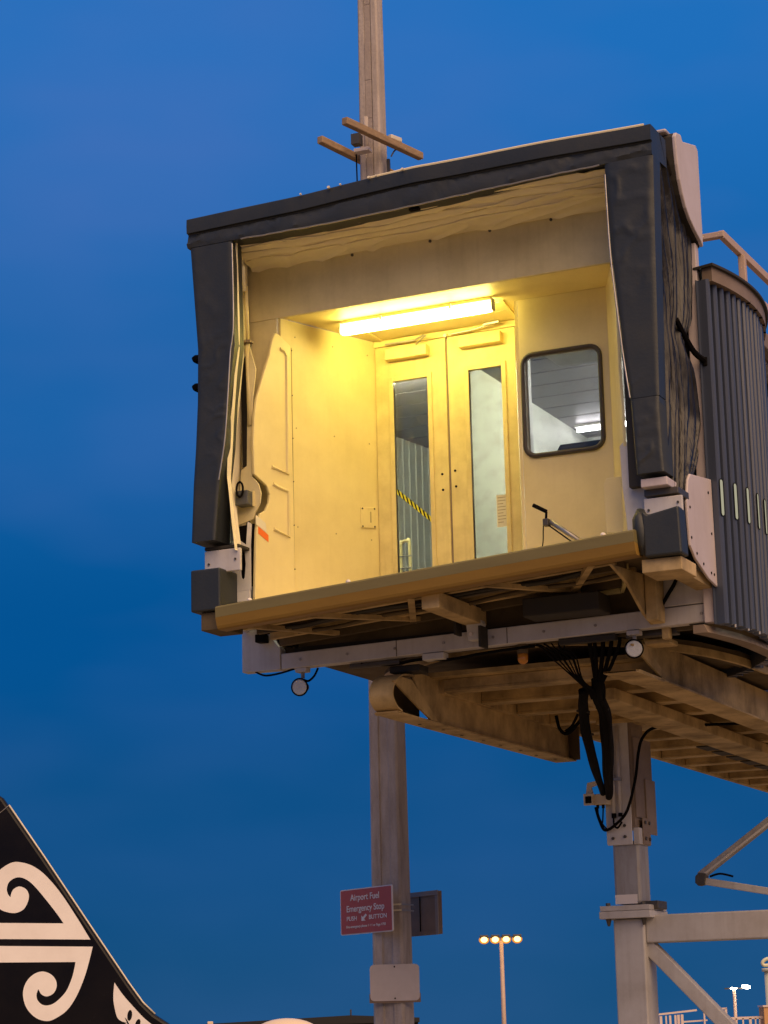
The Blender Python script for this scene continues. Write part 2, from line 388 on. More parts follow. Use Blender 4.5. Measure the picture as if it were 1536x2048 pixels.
sidepad('side_pad', [(5.938, 1.70, 1.908, -.012, .30), (5.55, 1.715, 1.918, -.02, .38), (5.39, 1.722, 1.925, -.02, .38)], 14)
part('piping', tb(smoothpath([(-1.478, -.008, 7.64), (-1.47, -.012, 7.0), (-1.50, -.012, 6.75), (-1.525, -.012, 6.4), (-1.55, -.02, 6.07), (-1.60, -.028, 5.76)], 8), .0055, 6), 'steel')
part('piping', tb(smoothpath([(1.59, -.008, 7.64), (1.603, -.012, 7.05), (1.635, -.012, 6.6), (1.666, -.012, 6.24), (1.698, -.012, 5.95)], 8), .0055, 6), 'steel')
# pad brackets and lower blocks
b1 = part('pad_bracket', bx(-1.80, -1.49, .10, .13, 5.07, 5.245), 'white', bevel=.006)
for u, z in ((-1.53, 5.16), (-1.76, 5.14)): add('bolt', dsc((u, .098, z), (0, -1, 0), .009, .008, 8), 'darksteel', b1)
b2 = part('pad_bracket', bx(1.725, 2.005, .10, .13, 5.11, 5.235), 'white', bevel=.006)
for u, z in ((1.76, 5.15), (1.975, 5.185)): add('bolt', dsc((u, .098, z), (0, -1, 0), .009, .008, 8), 'darksteel', b2)
part('bracket_arm', bx(1.73, 1.98, .10, .35, 5.25, 5.30), 'darksteel', bevel=.005)
part('bracket_arm', bx(-1.80, -1.50, .10, .35, 5.25, 5.275), 'dark', bevel=.005)
part('pad_heel', bx(1.735, 1.93, .02, .30, 5.30, 5.36), 'pinkwhite', bevel=.006)
for uu in ((-1.868, -1.611, 4.762, 5.088), ):
    part('lower_pad', bx(uu[0], uu[1], 0, .30, uu[2], uu[3]), 'pad', bevel=.014)
part('lower_pad', pr([(1.745, 0, 4.80), (2.015, 0, 4.80), (2.005, 0, 5.14), (1.78, 0, 5.10), (1.735, 0, 5.135)], (0, .16, 0)), 'pad', bevel=.014)
part('corner_roll', tb([(1.725, .06, 4.83), (1.722, .045, 4.9), (1.712, .04, 5.0), (1.708, .05, 5.08), (1.71, .07, 5.15)], [.03, .045, .055, .055, .03], 14), 'pad', smooth=True)
part('pad_mount', bx(-1.80, -1.60, .04, .34, 4.62, 4.758), 'under_dark', bevel=.006)
part('pad_mount', bx(1.70, 1.99, .06, .4, 4.70, 4.795), 'under', bevel=.006)

# canopy roof and left cover
part('canopy_roof', bx(-1.86, 1.86, .345, 1.05, 7.78, 7.90), 'bellows', bevel=.02)
bm = BM(); grid(bm, lambda a, b: Vector((-1.80 - .03 * math.sin(b * 21) * a * (1 - a) * 4 - .05 * a, .16 + .85 * a, 5.3 + 2.45 * b)), 10, 40)
part('canopy_side', bm, 'bellows', smooth=True)
for z in (6.78, 6.55): part('tie_strap', tb(smoothpath([(-1.80, .06, z), (-1.862, .08, z + .012), (-1.872, .11, z + .0), (-1.80, .16, z - .03)], 4), .022, 6), 'black')

# right bellows: pleated black cloth
VB = [(5.28, .50), (5.6, .80), (5.95, .98), (6.2, .93), (6.5, .84), (7.0, .95), (7.35, .98), (7.55, .86), (7.75, .62), (7.95, .34)]
def bel(a, b):
    z = 5.28 + 2.69 * b; vb = interp(VB, z); v = .10 + (vb - .10) * a
    ph = a * 15 + 1.6 * noise.noise(Vector((a * 3, z * .9, 1))) + .8 * math.sin(z * 1.7)
    u = 1.875 + .045 * math.sin(ph * 2 * math.pi * .5) + .030 * noise.noise(Vector((a * 14, z * .7, 3))) + .03 * math.sin(a * math.pi)
    pinch = math.exp(-((z - 6.52) / .12) ** 2) * (.05 * a)
    return Vector((u - pinch, v, z))
bm = BM(); grid(bm, bel, 96, 70); part('side_bellows', bm, 'bellows', smooth=True)
part('strap', tb(smoothpath([(1.925, .45, 6.62), (1.935, .62, 6.53), (1.945, .80, 6.46), (1.975, .94, 6.43)], 5), .022, 6), 'black')
part('strap_buckle', bx(1.965, 2.0, .93, 1.05, 6.385, 6.455), 'black', bevel=.006)
part('bellows_core', bx(1.60, 1.77, .17, .95, 5.35, 7.85), 'dark')

# white hood and rear post of the cab's side
hood = [(.46, 8.03), (.50, 8.07), (.60, 8.09), (.64, 8.05), (.98, 8.14), (1.03, 8.11), (1.03, 7.34), (.985, 7.37), (.86, 7.41), (.73, 7.467), (.64, 7.53), (.573, 7.612), (.52, 7.71), (.488, 7.818), (.47, 7.93)]
part('side_hood', pr([(1.962, v, z) for v, z in hood], (.030, 0, 0)), 'pinkwhite', bevel=.008)
part('hood_lining', pr([(1.78, v, z) for v, z in hood], (.181, 0, 0)), 'dark')
part('hood_liner', pr([(1.775, .20, 7.93), (1.775, .46, 8.02), (1.775, 1.0, 8.05), (1.775, 1.0, 7.30), (1.775, .3, 7.2)], (.02, 0, 0)), 'bellows')
part('hood_top', bx(1.5, 1.934, .42, 1.02, 8.06, 8.09), 'pinkwhite', bevel=.02)
part('rear_post', bx(1.86, 1.95, .955, 1.035, 4.47, 7.36), 'pinkwhite', bevel=.006)
cov = [(.30, 5.23), (.36, 5.40), (.42, 5.455), (.93, 5.52), (.945, 4.72), (.74, 4.75), (.45, 4.84), (.33, 4.92)]
cp = part('side_cover', pr([(1.958, v, z) for v, z in cov], (.02, 0, 0)), 'pinkwhite', bevel=.006)
for v, z in ((.36, 5.20), (.36, 4.98), (.47, 4.885), (.62, 4.835), (.80, 4.80), (.87, 4.80), (.86, 5.1), (.83, 5.4)):
    add('bolt', dsc((1.977, v, z), (1, 0, 0), .010, .006, 8), 'black', cp)

# header, lining roof
hd = part('header_panel', bx(-1.66, 1.52, .575, .60, 7.18, 7.66), 'cream_dirty', bevel=.004)
part('jamb_panel', bx(-1.66, -1.40, .575, .60, 4.80, 7.178), 'cream_dirty', bevel=.004)
def lin(a, b):
    u = -1.60 + 3.2 * a; v = .05 + .56 * b
    wob = .35 * noise.noise(Vector((u * .9, b * 1.5, 0))) + .14 * math.sin(u * 2.6)
    env = max(0., min(1., (.66 - b) / .12))
    fold = -.030 * (abs(math.sin((b * 6.5 + wob) * math.pi)) ** .6 - .5) * env
    sag = -.016 * noise.noise(Vector((u * 1.6, v * 3, 7))) - .022 * math.sin(b * math.pi)
    pucker = .022 * max(0, 1 - abs(noise.noise(Vector((u * 2.0 + v * 3.5, v * 5, 11)))) * 5) * (1 - env * .4)
    return Vector((u, v, 7.722 - .115 * b + fold + sag * .6 - pucker))
bm = BM(); grid(bm, lin, 150, 80); part('canopy_lining', bm, 'lining', smooth=True)
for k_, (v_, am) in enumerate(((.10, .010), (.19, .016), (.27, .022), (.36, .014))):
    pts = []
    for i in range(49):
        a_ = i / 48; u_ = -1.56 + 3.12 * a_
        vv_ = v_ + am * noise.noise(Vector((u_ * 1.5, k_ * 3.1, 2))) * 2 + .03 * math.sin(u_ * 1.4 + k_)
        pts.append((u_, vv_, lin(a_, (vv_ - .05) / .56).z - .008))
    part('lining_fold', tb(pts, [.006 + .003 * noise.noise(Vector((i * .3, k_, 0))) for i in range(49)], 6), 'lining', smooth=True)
for u in (-.72, -.05, .45, .95): add('stud', dsc((u, .574, 7.595), (0, -1, 0), .012, .008, 8), 'darksteel', hd)
part('latch_tab', bx(.02, .10, .02, .06, 7.655, 7.67), 'black')

# left curtain of the lining, with its lift arm
def lcur(a, b):
    z = 5.22 + 2.48 * b; v = .06 + .50 * a
    base = -1.485 - .17 * a
    base += interp([(5.2, -.03), (5.8, -.09), (6.2, -.06), (6.8, 0.0), (7.7, 0.0)], z) * (1 - .4 * a)
    f = .020 * math.sin(a * 22 + 2.2 * noise.noise(Vector((a * 2, z * .8, 3)))) + .012 * noise.noise(Vector((a * 9, z * 2.2, 8)))
    return Vector((base + f, v, z))
bm = BM(); grid(bm, lcur, 46, 70); part('lining_curtain', bm, 'lining', smooth=True)
part('lift_arm', tb(smoothpath([(-1.50, .20, 7.52), (-1.52, .24, 7.42), (-1.545, .30, 7.36)], 4), .022, 8), 'lining')
part('lift_arm', tb([(-1.545, .34, 7.40), (-1.53, .33, 6.95)], .016, 10), 'cream', smooth=True)
part('lift_arm', tb([(-1.53, .33, 6.93), (-1.50, .30, 6.25)], .021, 10), 'cream', smooth=True)
part('arm_joint', bx(-1.58, -1.49, .29, .36, 6.925, 6.945), 'fascia', bevel=.004)

# left wall (splayed) and its profile edge
S = .389
def lw(v): return -1.476 + S * (v - .3)
nl = Vector((-1, S, 0)).normalized()          # outwards (to the left)
def lpt(v, z, o=0.): return Vector((lw(v), v, z)) - nl * o
part('left_wall', pr([lpt(.58, 4.70), lpt(1.60, 4.70), lpt(1.60, 7.178), lpt(.58, 7.178)], nl * .03), 'cream', bevel=.002)
edge = [(.50, 7.035), (.535, 7.03), (.583, 6.998), (.65, 6.955), (.668, 4.72), (.285, 4.72), (.279, 4.9), (.29, 5.20), (.30, 5.415), (.335, 5.545), (.385, 5.575), (.42, 5.64), (.43, 5.71),
        (.405, 5.775), (.35, 5.81), (.285, 5.85), (.279, 6.1), (.29, 6.30), (.314, 6.455), (.384, 6.67), (.44, 6.83), (.474, 6.97)]
le = part('profile_panel', pr([lpt(v, z, .030) for v, z in edge], nl * .028), 'cream', bevel=.006)
def rib(name, pts, parent, r=.015):
    add(name, tb([lpt(v, z, .031) for v, z in pts], r, 6), 'cream', parent)
rib('moulding', [(.545, 6.91), (.585, 6.90), (.612, 6.86), (.604, 5.90), (.45, 5.935)], le)
rib('moulding', [(.46, 5.80), (.50, 5.785), (.60, 5.765), (.611, 5.74), (.607, 5.40), (.46, 5.44)], le)
add('edge_shadow', pr([lpt(.669, 6.95, .012), lpt(.674, 6.95, .012), lpt(.674, 4.75, .012), lpt(.669, 4.75, .012)], -nl * .004), 'stickerline', le)  # dark strip painted as the shadow line of the panel edge
for z in (6.92, 6.55, 6.2, 5.85, 5.5, 5.15): add('screw', dsc(lpt(.66, z, .03), -nl, .006, .004, 6), 'darksteel', le)
st = add('sticker', pr([lpt(.292, 5.53, .031), lpt(.385, 5.475, .031), lpt(.395, 5.40, .031), lpt(.292, 5.455, .031)], -nl * .002), 'sticker', le)
st = add('sticker', pr([lpt(.315, 5.44, .031), lpt(.41, 5.385, .031), lpt(.41, 5.33, .031), lpt(.315, 5.385, .031)], -nl * .002), 'stickerred', le)
kick = part('kick_block', pr([(-1.66, .27, 4.86), (-1.50, .27, 4.86), (-1.50, .27, 4.945), (-1.66, .27, 4.945)], (0, .02, 0)), 'greyplate', bevel=.004)
for v in (.72, 1.10, 1.46):
    for z in (7.05, 6.3, 5.5): add('screw', dsc(lpt(v, z, .001), -nl, .006, .003, 6), 'stickerline', le)
ap = part('access_panel', pr([lpt(1.35, 5.755, .002), lpt(1.505, 5.775, .002), lpt(1.505, 5.60, .002), lpt(1.35, 5.585, .002)], -nl * .008), 'cream', bevel=.004)
for v, z in ((1.365, 5.745), (1.49, 5.76), (1.49, 5.612), (1.365, 5.598)): add('screw', dsc(lpt(v, z, .010), -nl, .008, .004, 8), 'darksteel', ap)
add('slot', pr([lpt(1.445, 5.73, .0105), lpt(1.455, 5.73, .0105), lpt(1.455, 5.64, .0105), lpt(1.445, 5.64, .0105)], -nl * .002), 'stickerline', ap)

# front plates beside the left profile edge
def fplate(name, pts, m, y=.27, t=.015, bev=.004): return part(name, pr([(u, y, z) for u, z in pts], (0, t, 0)), m, bevel=bev)
fplate('jamb_plate', [(-1.50, 6.90), (-1.445, 6.70), (-1.476, 6.45), (-1.488, 6.1), (-1.488, 5.84), (-1.435, 5.78), (-1.41, 5.70), (-1.42, 5.62), (-1.465, 5.55), (-1.485, 5.50), (-1.64, 5.46), (-1.60, 5.70), (-1.585, 5.9), (-1.535, 5.93), (-1.525, 6.4)], 'cream_dirty', .30)
fplate('dark_gap', [(-1.585, 5.93), (-1.54, 5.95), (-1.53, 6.70), (-1.50, 6.92), (-1.60, 6.75)], 'bellows', .33)
part('jamb_plate', holed([(-1.66, 4.945), (-1.495, 4.945), (-1.495, 5.30), (-1.485, 5.46), (-1.515, 5.48), (-1.53, 5.30), (-1.60, 5.35), (-1.66, 5.32)],
                         [(-1.59, 5.22), (-1.600, 5.31), (-1.545, 5.28), (-1.535, 5.15), (-1.545, 5.045), (-1.56, 5.03), (-1.578, 5.05)], lambda x, z: (x, .27, z), (0, .015, 0)), 'greyplate')
fplate('slot_back', [(-1.64, 4.98), (-1.50, 4.98), (-1.48, 5.47), (-1.63, 5.46)], 'black', .31)
la = part('latch', bx(-1.585, -1.475, .20, .30, 5.60, 5.715), 'cabinetgrey', bevel=.008)
ring = [(-1.535 + .028 * math.cos(t) * 1.0, .185, 5.72 + .058 * math.sin(t)) for t in [2 * math.pi * k / 16 for k in range(16)]]
add('ring_handle', tb(ring, .009, 6, True), 'black', la)
add('latch_lip', bx(-1.474, -1.466, .275, .30, 5.60, 5.72), 'cream', la)

# ceiling, alcove, window wall
part('ceiling', pr([(lw(.601), .602, 7.18), (lw(1.55), 1.56, 7.18), (.25, 1.56, 7.18), (.43, 1.10, 7.18), (1.19, 1.12, 7.18), (1.47, .602, 7.18)], (0, 0, .03)), 'cream')
cpn = part('ceiling_panel', pr([(-.90, 1.03, 7.170), (.345, 1.03, 7.170), (.315, 1.235, 7.170), (-.90, 1.235, 7.170)], (0, 0, .007)), 'cream', bevel=.003)
part('ceiling_panel', pr([(-.90, 1.243, 7.170), (.314, 1.243, 7.170), (.285, 1.46, 7.170), (-.90, 1.46, 7.170)], (0, 0, .007)), 'cream', bevel=.003)
for u in (-.5, .0): add('screw', dsc((u, 1.225, 7.170), (0, 0, -1), .008, .002, 8), 'darksteel', cpn)
part('ceiling_trim', bmbeam((.355, 1.0, 7.172), (.285, 1.50, 7.172), .03, .014), 'cream')
part('ceiling_trim', bmbeam((-.92, 1.0, 7.172), (-.92, 1.50, 7.172), .03, .014), 'cream')
part('alcove_wall', pr([(.255, 1.53, 4.75), (.43, 1.082, 4.75), (.43, 1.082, 7.178), (.255, 1.53, 7.178)], (.02, .008, 0)), 'cream')
ww = part('window_wall', holed([(.455, 4.78), (1.19, 4.78), (1.19, 7.178), (.455, 7.178)], rrect(.483, 1.112, 5.912, 6.722, .085), lambda x, z: (x, 1.08 + (x - .45) * .02, z), (0, .03, 0)), 'cream')
wf = part('window', tb([(x, 1.072 + (x - .45) * .02, z) for x, z in rrect(.483, 1.112, 5.912, 6.722, .085)], .019, 8, True), 'gasket', smooth=True)
add('pane', pr([(x, 1.095 + (x - .45) * .02, z) for x, z in rrect(.487, 1.108, 5.916, 6.718, .083)], (0, .006, 0)), 'wpane', wf)
add('inner_trim', tb([(x, 1.085 + (x - .45) * .02, z) for x, z in rrect(.500, 1.095, 5.929, 6.705, .075)], .005, 6, True), 'steel', wf)
def rp(v, z, o=0.): return Vector((1.18 + (1.1 - v) * .4267 - o, v, z))
part('right_wall', pr([rp(1.1, 4.78), rp(.602, 4.78), rp(.602, 7.178), rp(1.1, 7.178)], (.03, 0, 0)), 'cream')
redge = [(.60, 7.15), (.42, 7.08), (.34, 6.85), (.32, 6.5), (.33, 6.25), (.28, 6.05), (.24, 5.9), (.235, 5.70), (.26, 5.55), (.27, 4.90), (.60, 4.90)]
part('profile_panel', pr([rp(v, z) for v, z in redge], (.025, 0, 0)), 'cream', bevel=.005)
fplate('jamb_plate', [(1.52, 7.15), (1.60, 7.15), (1.66, 6.2), (1.62, 5.98), (1.58, 5.98), (1.545, 6.10), (1.54, 6.40), (1.53, 6.7)], 'cream_dirty', .34)
fplate('jamb_plate', [(1.575, 5.97), (1.66, 5.98), (1.72, 5.72), (1.72, 5.5), (1.60, 5.55), (1.61, 5.70), (1.60, 5.83)], 'cream_dirty', .36)
fplate('jamb_plate', [(1.52, 5.675), (1.54, 5.70), (1.74, 5.70), (1.76, 5.05), (1.60, 5.0), (1.552, 5.03), (1.525, 5.40)], 'greyplate', .24)
tl = part('threshold_plate', pr([(1.28, .56, 5.13), (1.275, .56, 5.50), (1.30, .56, 5.535), (1.50, .56, 5.54), (1.50, .56, 5.09)], (0, .02, 0)), 'cream', bevel=.006)
for z in (5.47, 5.32): add('screw', dsc((1.245, 1.085, z + .13), (0, -1, 0), .010, .006, 8), 'darksteel', tl)

# doors
yb = 1.53
fr = part('door_frame', bx(-1.0, .27, yb - .006, yb + .05, 7.125, 7.178), 'door', bevel=.004)
def door(u0_, u1_, p0, p1, hinge):
    bm = BM(); z0, z1, zb_, zt_ = 4.74, 7.12, 4.95, 6.80
    box(bm, u0_, p0, yb, yb + .045, z0, z1); box(bm, p1, u1_, yb, yb + .045, z0, z1)
    box(bm, p0, p1, yb, yb + .045, zt_ + .02, z1); box(bm, p0, p1, yb, yb + .045, z0, zb_)
    bmesh.ops.remove_doubles(bm, verts=bm.verts, dist=1e-4)
    d = part('door', bm, 'door')
    f = BM()
    for a in ((p0 - .028, p0 + .010, zb_, zt_ + .05), (p1 - .010, p1 + .028, zb_, zt_ + .05)): box(f, a[0], a[1], yb - .014, yb - .001, a[2], a[3])
    box(f, p0 + .0105, p1 - .0105, yb - .014, yb - .001, zt_ + .012, zt_ + .05)
    add('glazing_bead', f, 'door', d, bevel=.003)
    gl = BM()
    for a in ((p0 + .0005, p0 + .010), (p1 - .010, p1 - .0005)): box(gl, a[0], a[1], yb + .002, yb + .03, zb_, zt_)
    add('gasket', gl, 'gasket', d)
    add('pane', bx(p0, p1, yb + .022, yb + .028, zb_, zt_ + .02), 'pane', d)
    return d
d1 = door(-.985, -.358, -.836, -.510, -1); d2 = door(-.338, .25, -.168, .138, 1)
for d, a, b, ux in ((d1, -.868, -.497, -1), (d2, -.215, .152, 1)):
    add('door_closer', bx(a, b, yb - .072, yb - .001, 6.985 + (.012 if ux > 0 else 0), 7.075 + (.012 if ux > 0 else 0)), 'door', d, bevel=.006)
add('closer_arm', tb([(-.87, yb - .05, 7.125), (-.60, yb - .06, 7.12), (-.50, yb - .10, 7.14)], .008, 6), 'steel', d1)
add('closer_arm', tb([(-.60, yb - .04, 7.09), (-.48, yb - .10, 7.135)], .007, 6), 'steel', d1)
add('closer_arm', tb([(-.30, yb - .05, 7.125), (-.10, yb - .06, 7.13), (.16, yb - .10, 7.15)], .008, 6), 'steel', d2)
add('closer_arm', tb([(.02, yb - .09, 7.148), (.16, yb - .10, 7.152)], .013, 6), 'steel', d2)
part('door_seam', bx(-.357, -.339, yb + .012, yb + .04, 4.74, 7.11), 'fascia')
for u, z in ((-.415, 5.985), (-.412, 5.855), (-.302, 6.0), (-.298, 5.87)): add('bolt', dsc((u, yb, z), (0, -1, 0), .010, .006, 8), 'black', d1 if u < -.35 else d2)
add('door_stop', dsc((-.345, yb - .02, 7.13), (0, -1, 0), .016, .012, 10), 'signwhite', fr)
# notice and hazard tape on the glass
nb = add('notice', bx(.035, .125, yb + .0195, yb + .0210, 5.50, 5.76), 'sticker', d2)
bm = BM()
for k in range(9): box(bm, .045, .112 - .02 * (k % 3 == 2), yb + .0180, yb + .0192, 5.735 - k * .025, 5.741 - k * .025)
add('print_lines', bm, 'stickerline', d2)['kind'] = 'stuff'
NT = 18
t0, t1 = Vector((-.836, yb + .018, 5.905)), Vector((-.51, yb + .018, 5.61))
bmY, bmK = BM(), BM()
dd = (t1 - t0) / NT; wv = Vector((0, 0, .023))
for k in range(NT):
    a = t0 + dd * k; b = t0 + dd * (k + 1); sh = dd * .9
    p4 = [a - sh * .5 + wv, b - sh * .5 + wv, b + sh * .5 - wv, a + sh * .5 - wv]
    prism(bmY if k % 2 == 0 else bmK, p4, (0, .002, 0))
hz = add('hazard_tape', bmY, 'yellow', d1); add('tape_stripe', bmK, 'black', d1)

# the cab lamp
lp = part('tube_lamp', bx(-.97, .315, .868, .922, 7.148, 7.178), 'cream', bevel=.006)
for u in (-.985, .325): add('end_cap', bx(u - .008, u + .008, .862, .928, 7.062, 7.165), 'greyplate', lp, bevel=.008)
for u in (-.62, -.02): add('clip', bx(u - .007, u + .007, .85, .94, 7.125, 7.165), 'greyplate', lp)
bm = BM(); n = 14
for i in range(25):
    pass
bm = tb([(-.985 + 1.312 * t, .895, 7.098) for t in (0, .006, .014, .03, .5, .97, .986, .994, 1)], [.014, .030, .038, .042, .042, .042, .038, .030, .014], 14)
add('diffuser', bm, 'tube', lp, smooth=True)

# threshold bumper: tilted with the cab floor
def lipz(u): return 4.777 + .0652 * (u + 1.613)
prf = [(.10, .0), (-.055, .0), (-.070, -.006), (-.076, -.016), (-.074, -.088)]
prf2 = [(-.074, -.0885), (-.052, -.150), (-.040, -.168), (-.02, -.176), (.10, -.170), (.10, -.0955)]
def lip(name, pf, m):
    bm = BM(); r = []
    n = 40
    for i in range(n + 1):
        u = -1.613 + 3.31 * i / n; w = .004 * noise.noise(Vector((u * 2, 0, 3)))
        r.append([bm.verts.new((u, v + w, lipz(u) + z)) for v, z in pf])
    for a, b in zip(r, r[1:]):
        for k in range(len(pf) - 1): bm.faces.new((a[k], b[k], b[k + 1], a[k + 1]))
        bm.faces.new((a[-1], b[-1], b[0], a[0]))
    bm.faces.new(r[0]); bm.faces.new(r[-1][::-1])
    return part(name, bm, m)
bu = lip('bumper', prf + [(.10, -.095)], 'bumper'); lip('bumper_strip', prf2, 'bumper_amber')
for u in (-1.34, -.52, 1.46):
    bm = BM(); bmesh.ops.create_icosphere(bm, subdivisions=2, radius=.020, matrix=Matrix.Translation((u, -.035, lipz(u) + .004))); add('bumper_stud', bm, 'signwhite', bu, smooth=True)
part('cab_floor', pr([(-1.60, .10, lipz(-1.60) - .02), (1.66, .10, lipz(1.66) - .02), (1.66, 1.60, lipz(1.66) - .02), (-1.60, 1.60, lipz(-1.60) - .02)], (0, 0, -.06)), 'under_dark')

part('bounce_sheet', pr([(-1.58, .10, lipz(-1.58) - .018), (1.64, .10, lipz(1.64) - .018), (1.64, 1.55, lipz(1.64) - .018), (-1.58, 1.55, lipz(-1.58) - .018)], (0, 0, .008)), 'floor')  # unseen pale sheet added to bounce lamp light onto lining and header

# underside frame of the cab
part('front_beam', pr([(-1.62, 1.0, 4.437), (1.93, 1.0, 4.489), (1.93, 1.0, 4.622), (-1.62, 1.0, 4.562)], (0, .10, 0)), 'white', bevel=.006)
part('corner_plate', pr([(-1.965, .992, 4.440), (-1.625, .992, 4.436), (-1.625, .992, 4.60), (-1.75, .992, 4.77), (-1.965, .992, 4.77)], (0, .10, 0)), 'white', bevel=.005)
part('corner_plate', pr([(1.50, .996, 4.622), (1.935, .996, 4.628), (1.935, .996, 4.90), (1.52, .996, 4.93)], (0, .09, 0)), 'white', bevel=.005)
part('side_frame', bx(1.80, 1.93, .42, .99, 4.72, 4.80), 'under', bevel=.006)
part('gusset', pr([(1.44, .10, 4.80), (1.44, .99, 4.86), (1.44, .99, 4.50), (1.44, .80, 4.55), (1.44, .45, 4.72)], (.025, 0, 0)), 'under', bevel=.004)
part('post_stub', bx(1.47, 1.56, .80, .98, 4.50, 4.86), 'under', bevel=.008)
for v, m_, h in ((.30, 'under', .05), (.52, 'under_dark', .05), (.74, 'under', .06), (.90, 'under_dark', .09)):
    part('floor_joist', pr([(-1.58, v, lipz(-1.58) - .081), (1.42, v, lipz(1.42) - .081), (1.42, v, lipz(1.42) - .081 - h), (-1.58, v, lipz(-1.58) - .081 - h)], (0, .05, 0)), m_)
for a, b in (((-.95, .14), (-.35, .96)), ((-.10, .14), (-.45, .96)), ((.45, .14), (.95, .96)), ((1.30, .14), (.85, .96)), ((-1.45, .14), (-1.05, .96))):
    part('floor_brace', bmbeam((a[0], a[1], lipz(a[0]) - .145), (b[0], b[1], lipz(b[0]) - .15), .05, .035), 'under')
part('floor_spine', bx(.0, .14, .10, 1.0, 4.62, 4.74), 'under', bevel=.006)
part('service_box', bx(.55, 1.15, .70, .96, 4.60, 4.74), 'dark', bevel=.01)
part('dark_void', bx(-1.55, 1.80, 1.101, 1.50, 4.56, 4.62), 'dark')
pk = part('pivot_bracket', pr([(-.03, .88, 4.86), (.07, .88, 4.84), (.15, .88, 4.62), (.13, .88, 4.50), (.03, .88, 4.50), (.02, .88, 4.62)], (0, .08, 0)), 'greyplate', bevel=.004)
add('bolt', dsc((.06, .878, 4.545), (0, -1, 0), .014, .01, 8), 'signwhite', pk)
add('side_lug', bx(.13, .15, .85, .99, 4.44, 4.60), 'dark', pk); add('side_lug', bx(-.07, -.05, .85, .96, 4.55, 4.70), 'dark', pk)
part('limit_switch', bx(-1.80, -1.72, .90, .99, 4.655, 4.72), 'black', bevel=.006)
part('switch_cable', tb(smoothpath([(-1.74, .95, 4.73), (-1.66, .93, 4.725), (-1.55, .95, 4.66), (-1.46, .98, 4.60)], 6), .016, 6), 'black')
part('switch_cable', tb(smoothpath([(-1.64, .97, 4.70), (-1.60, .96, 4.63), (-1.50, .97, 4.60)], 6), .008, 6), 'black')
part('side_cable', tb(smoothpath([(1.675, .93, 4.88), (1.67, .93, 4.80), (1.60, .94, 4.70), (1.535, .96, 4.62)], 6), .016, 6), 'black')
for i, (u0_, v_, z_, r_) in enumerate(((-1.5, .42, -.125, .014), (-1.5, .47, -.13, .010), (-1.3, .66, -.135, .016))):
    part('conduit', tb(smoothpath([(u0_ + 2.7 * k / 8, v_ + .02 * math.sin(k * 1.3 + i), lipz(u0_ + 2.7 * k / 8) + z_ - .02 * (k % 3 == 1)) for k in range(9)], 4), r_, 6), 'dark' if i < 2 else 'under_dark', smooth=True)
fb_ = [o for o in BR.children if o.name.startswith('front_beam')][0]
for k in range(9):
    u = -1.45 + k * .41; add('bolt', dsc((u, .999, 4.50 + .0146 * (u + 1.62)), (0, -1, 0), .011, .008, 8), 'galv', fb_)
add('weld_seam', bx(.30, .305, .997, .9995, 4.47, 4.59), 'under_dark', fb_); add('weld_seam', bx(-.62, -.615, .997, .9995, 4.452, 4.578), 'under_dark', fb_)
part('junction_box', bx(-.40, -.22, .99, 1.09, 4.40, 4.452), 'greyplate', bevel=.006)
part('hose', tb(smoothpath([(-.95, 1.06, 4.43), (-.7, 1.07, 4.405), (-.45, 1.06, 4.42), (-.2, 1.06, 4.40), (.1, 1.07, 4.425), (.5, 1.06, 4.44)], 6), .012, 6), 'black', smooth=True)
part('cable_duct', bx(.70, 1.15, 1.03, 1.09, 4.425, 4.47), 'dark', bevel=.006)
part('cable_duct', bx(1.20, 1.6, 1.12, 1.2, 4.44, 4.50), 'darksteel', bevel=.006)
part('wiring_clips', bx(-1.05, -.62, 1.05, 1.09, 4.40, 4.44), 'darksteel', bevel=.01)

# rotunda curtain: vertical metal slats round a curved track
CX0, CY0, RR = -.46, 1.67, 2.585
ZB0, ZT0 = 4.455, 7.06
def slat_bm(z0, z1):
    sec = [(-.0505, -.060), (-.024, -.060), (-.022, .006), (-.014, .021), (0, .026), (.014, .021), (.022, .006), (.024, -.060), (.0505, -.060), (.0505, -.067), (-.0505, -.067)]
    bm = BM(); a = [bm.verts.new((o, t, z0)) for t, o in sec]; b = [bm.verts.new((o, t, z1)) for t, o in sec]
    n = len(sec); bm.faces.new(a[::-1]); bm.faces.new(b)
    for k in range(n): bm.faces.new((a[k], a[(k + 1) % n], b[(k + 1) % n], b[k]))
    return bm
sl0 = None; sl1 = None
dang = .101 / RR
a0 = math.atan2(.93 - CY0, 1.985 - CX0) + .012
for k in range(34):
    a = a0 + k * dang
    slot = k in (0, 2, 4, 6, 8, 10)
    if sl0 is None: s = sl0 = part('slat', slat_bm(ZB0, ZT0), 'slat')
    else: s = dup(sl0, BR)
    if slot:
        if sl1 is None:
            sl1 = add('vision_pane', pr([(.0268, t, z) for t, z in rrect(-.020, .020, 5.25, 5.52, .0195)], (.002, 0, 0)), 'litpane', s)
            rim_ = add('vision_rim', tb([(.027, t, z) for t, z in rrect(-.0225, .0225, 5.247, 5.523, .022)], .0045, 6, True), 'black', s)
        else: dup(sl1, s); dup(rim_, s)
    jr_ = RR + random.uniform(-.004, .004); s.location = (CX0 + jr_ * math.cos(a), CY0 + jr_ * math.sin(a), random.uniform(-.008, .004)); s.rotation_euler = (0, 0, a + random.uniform(-.05, .05))
    s.name = 'slat'
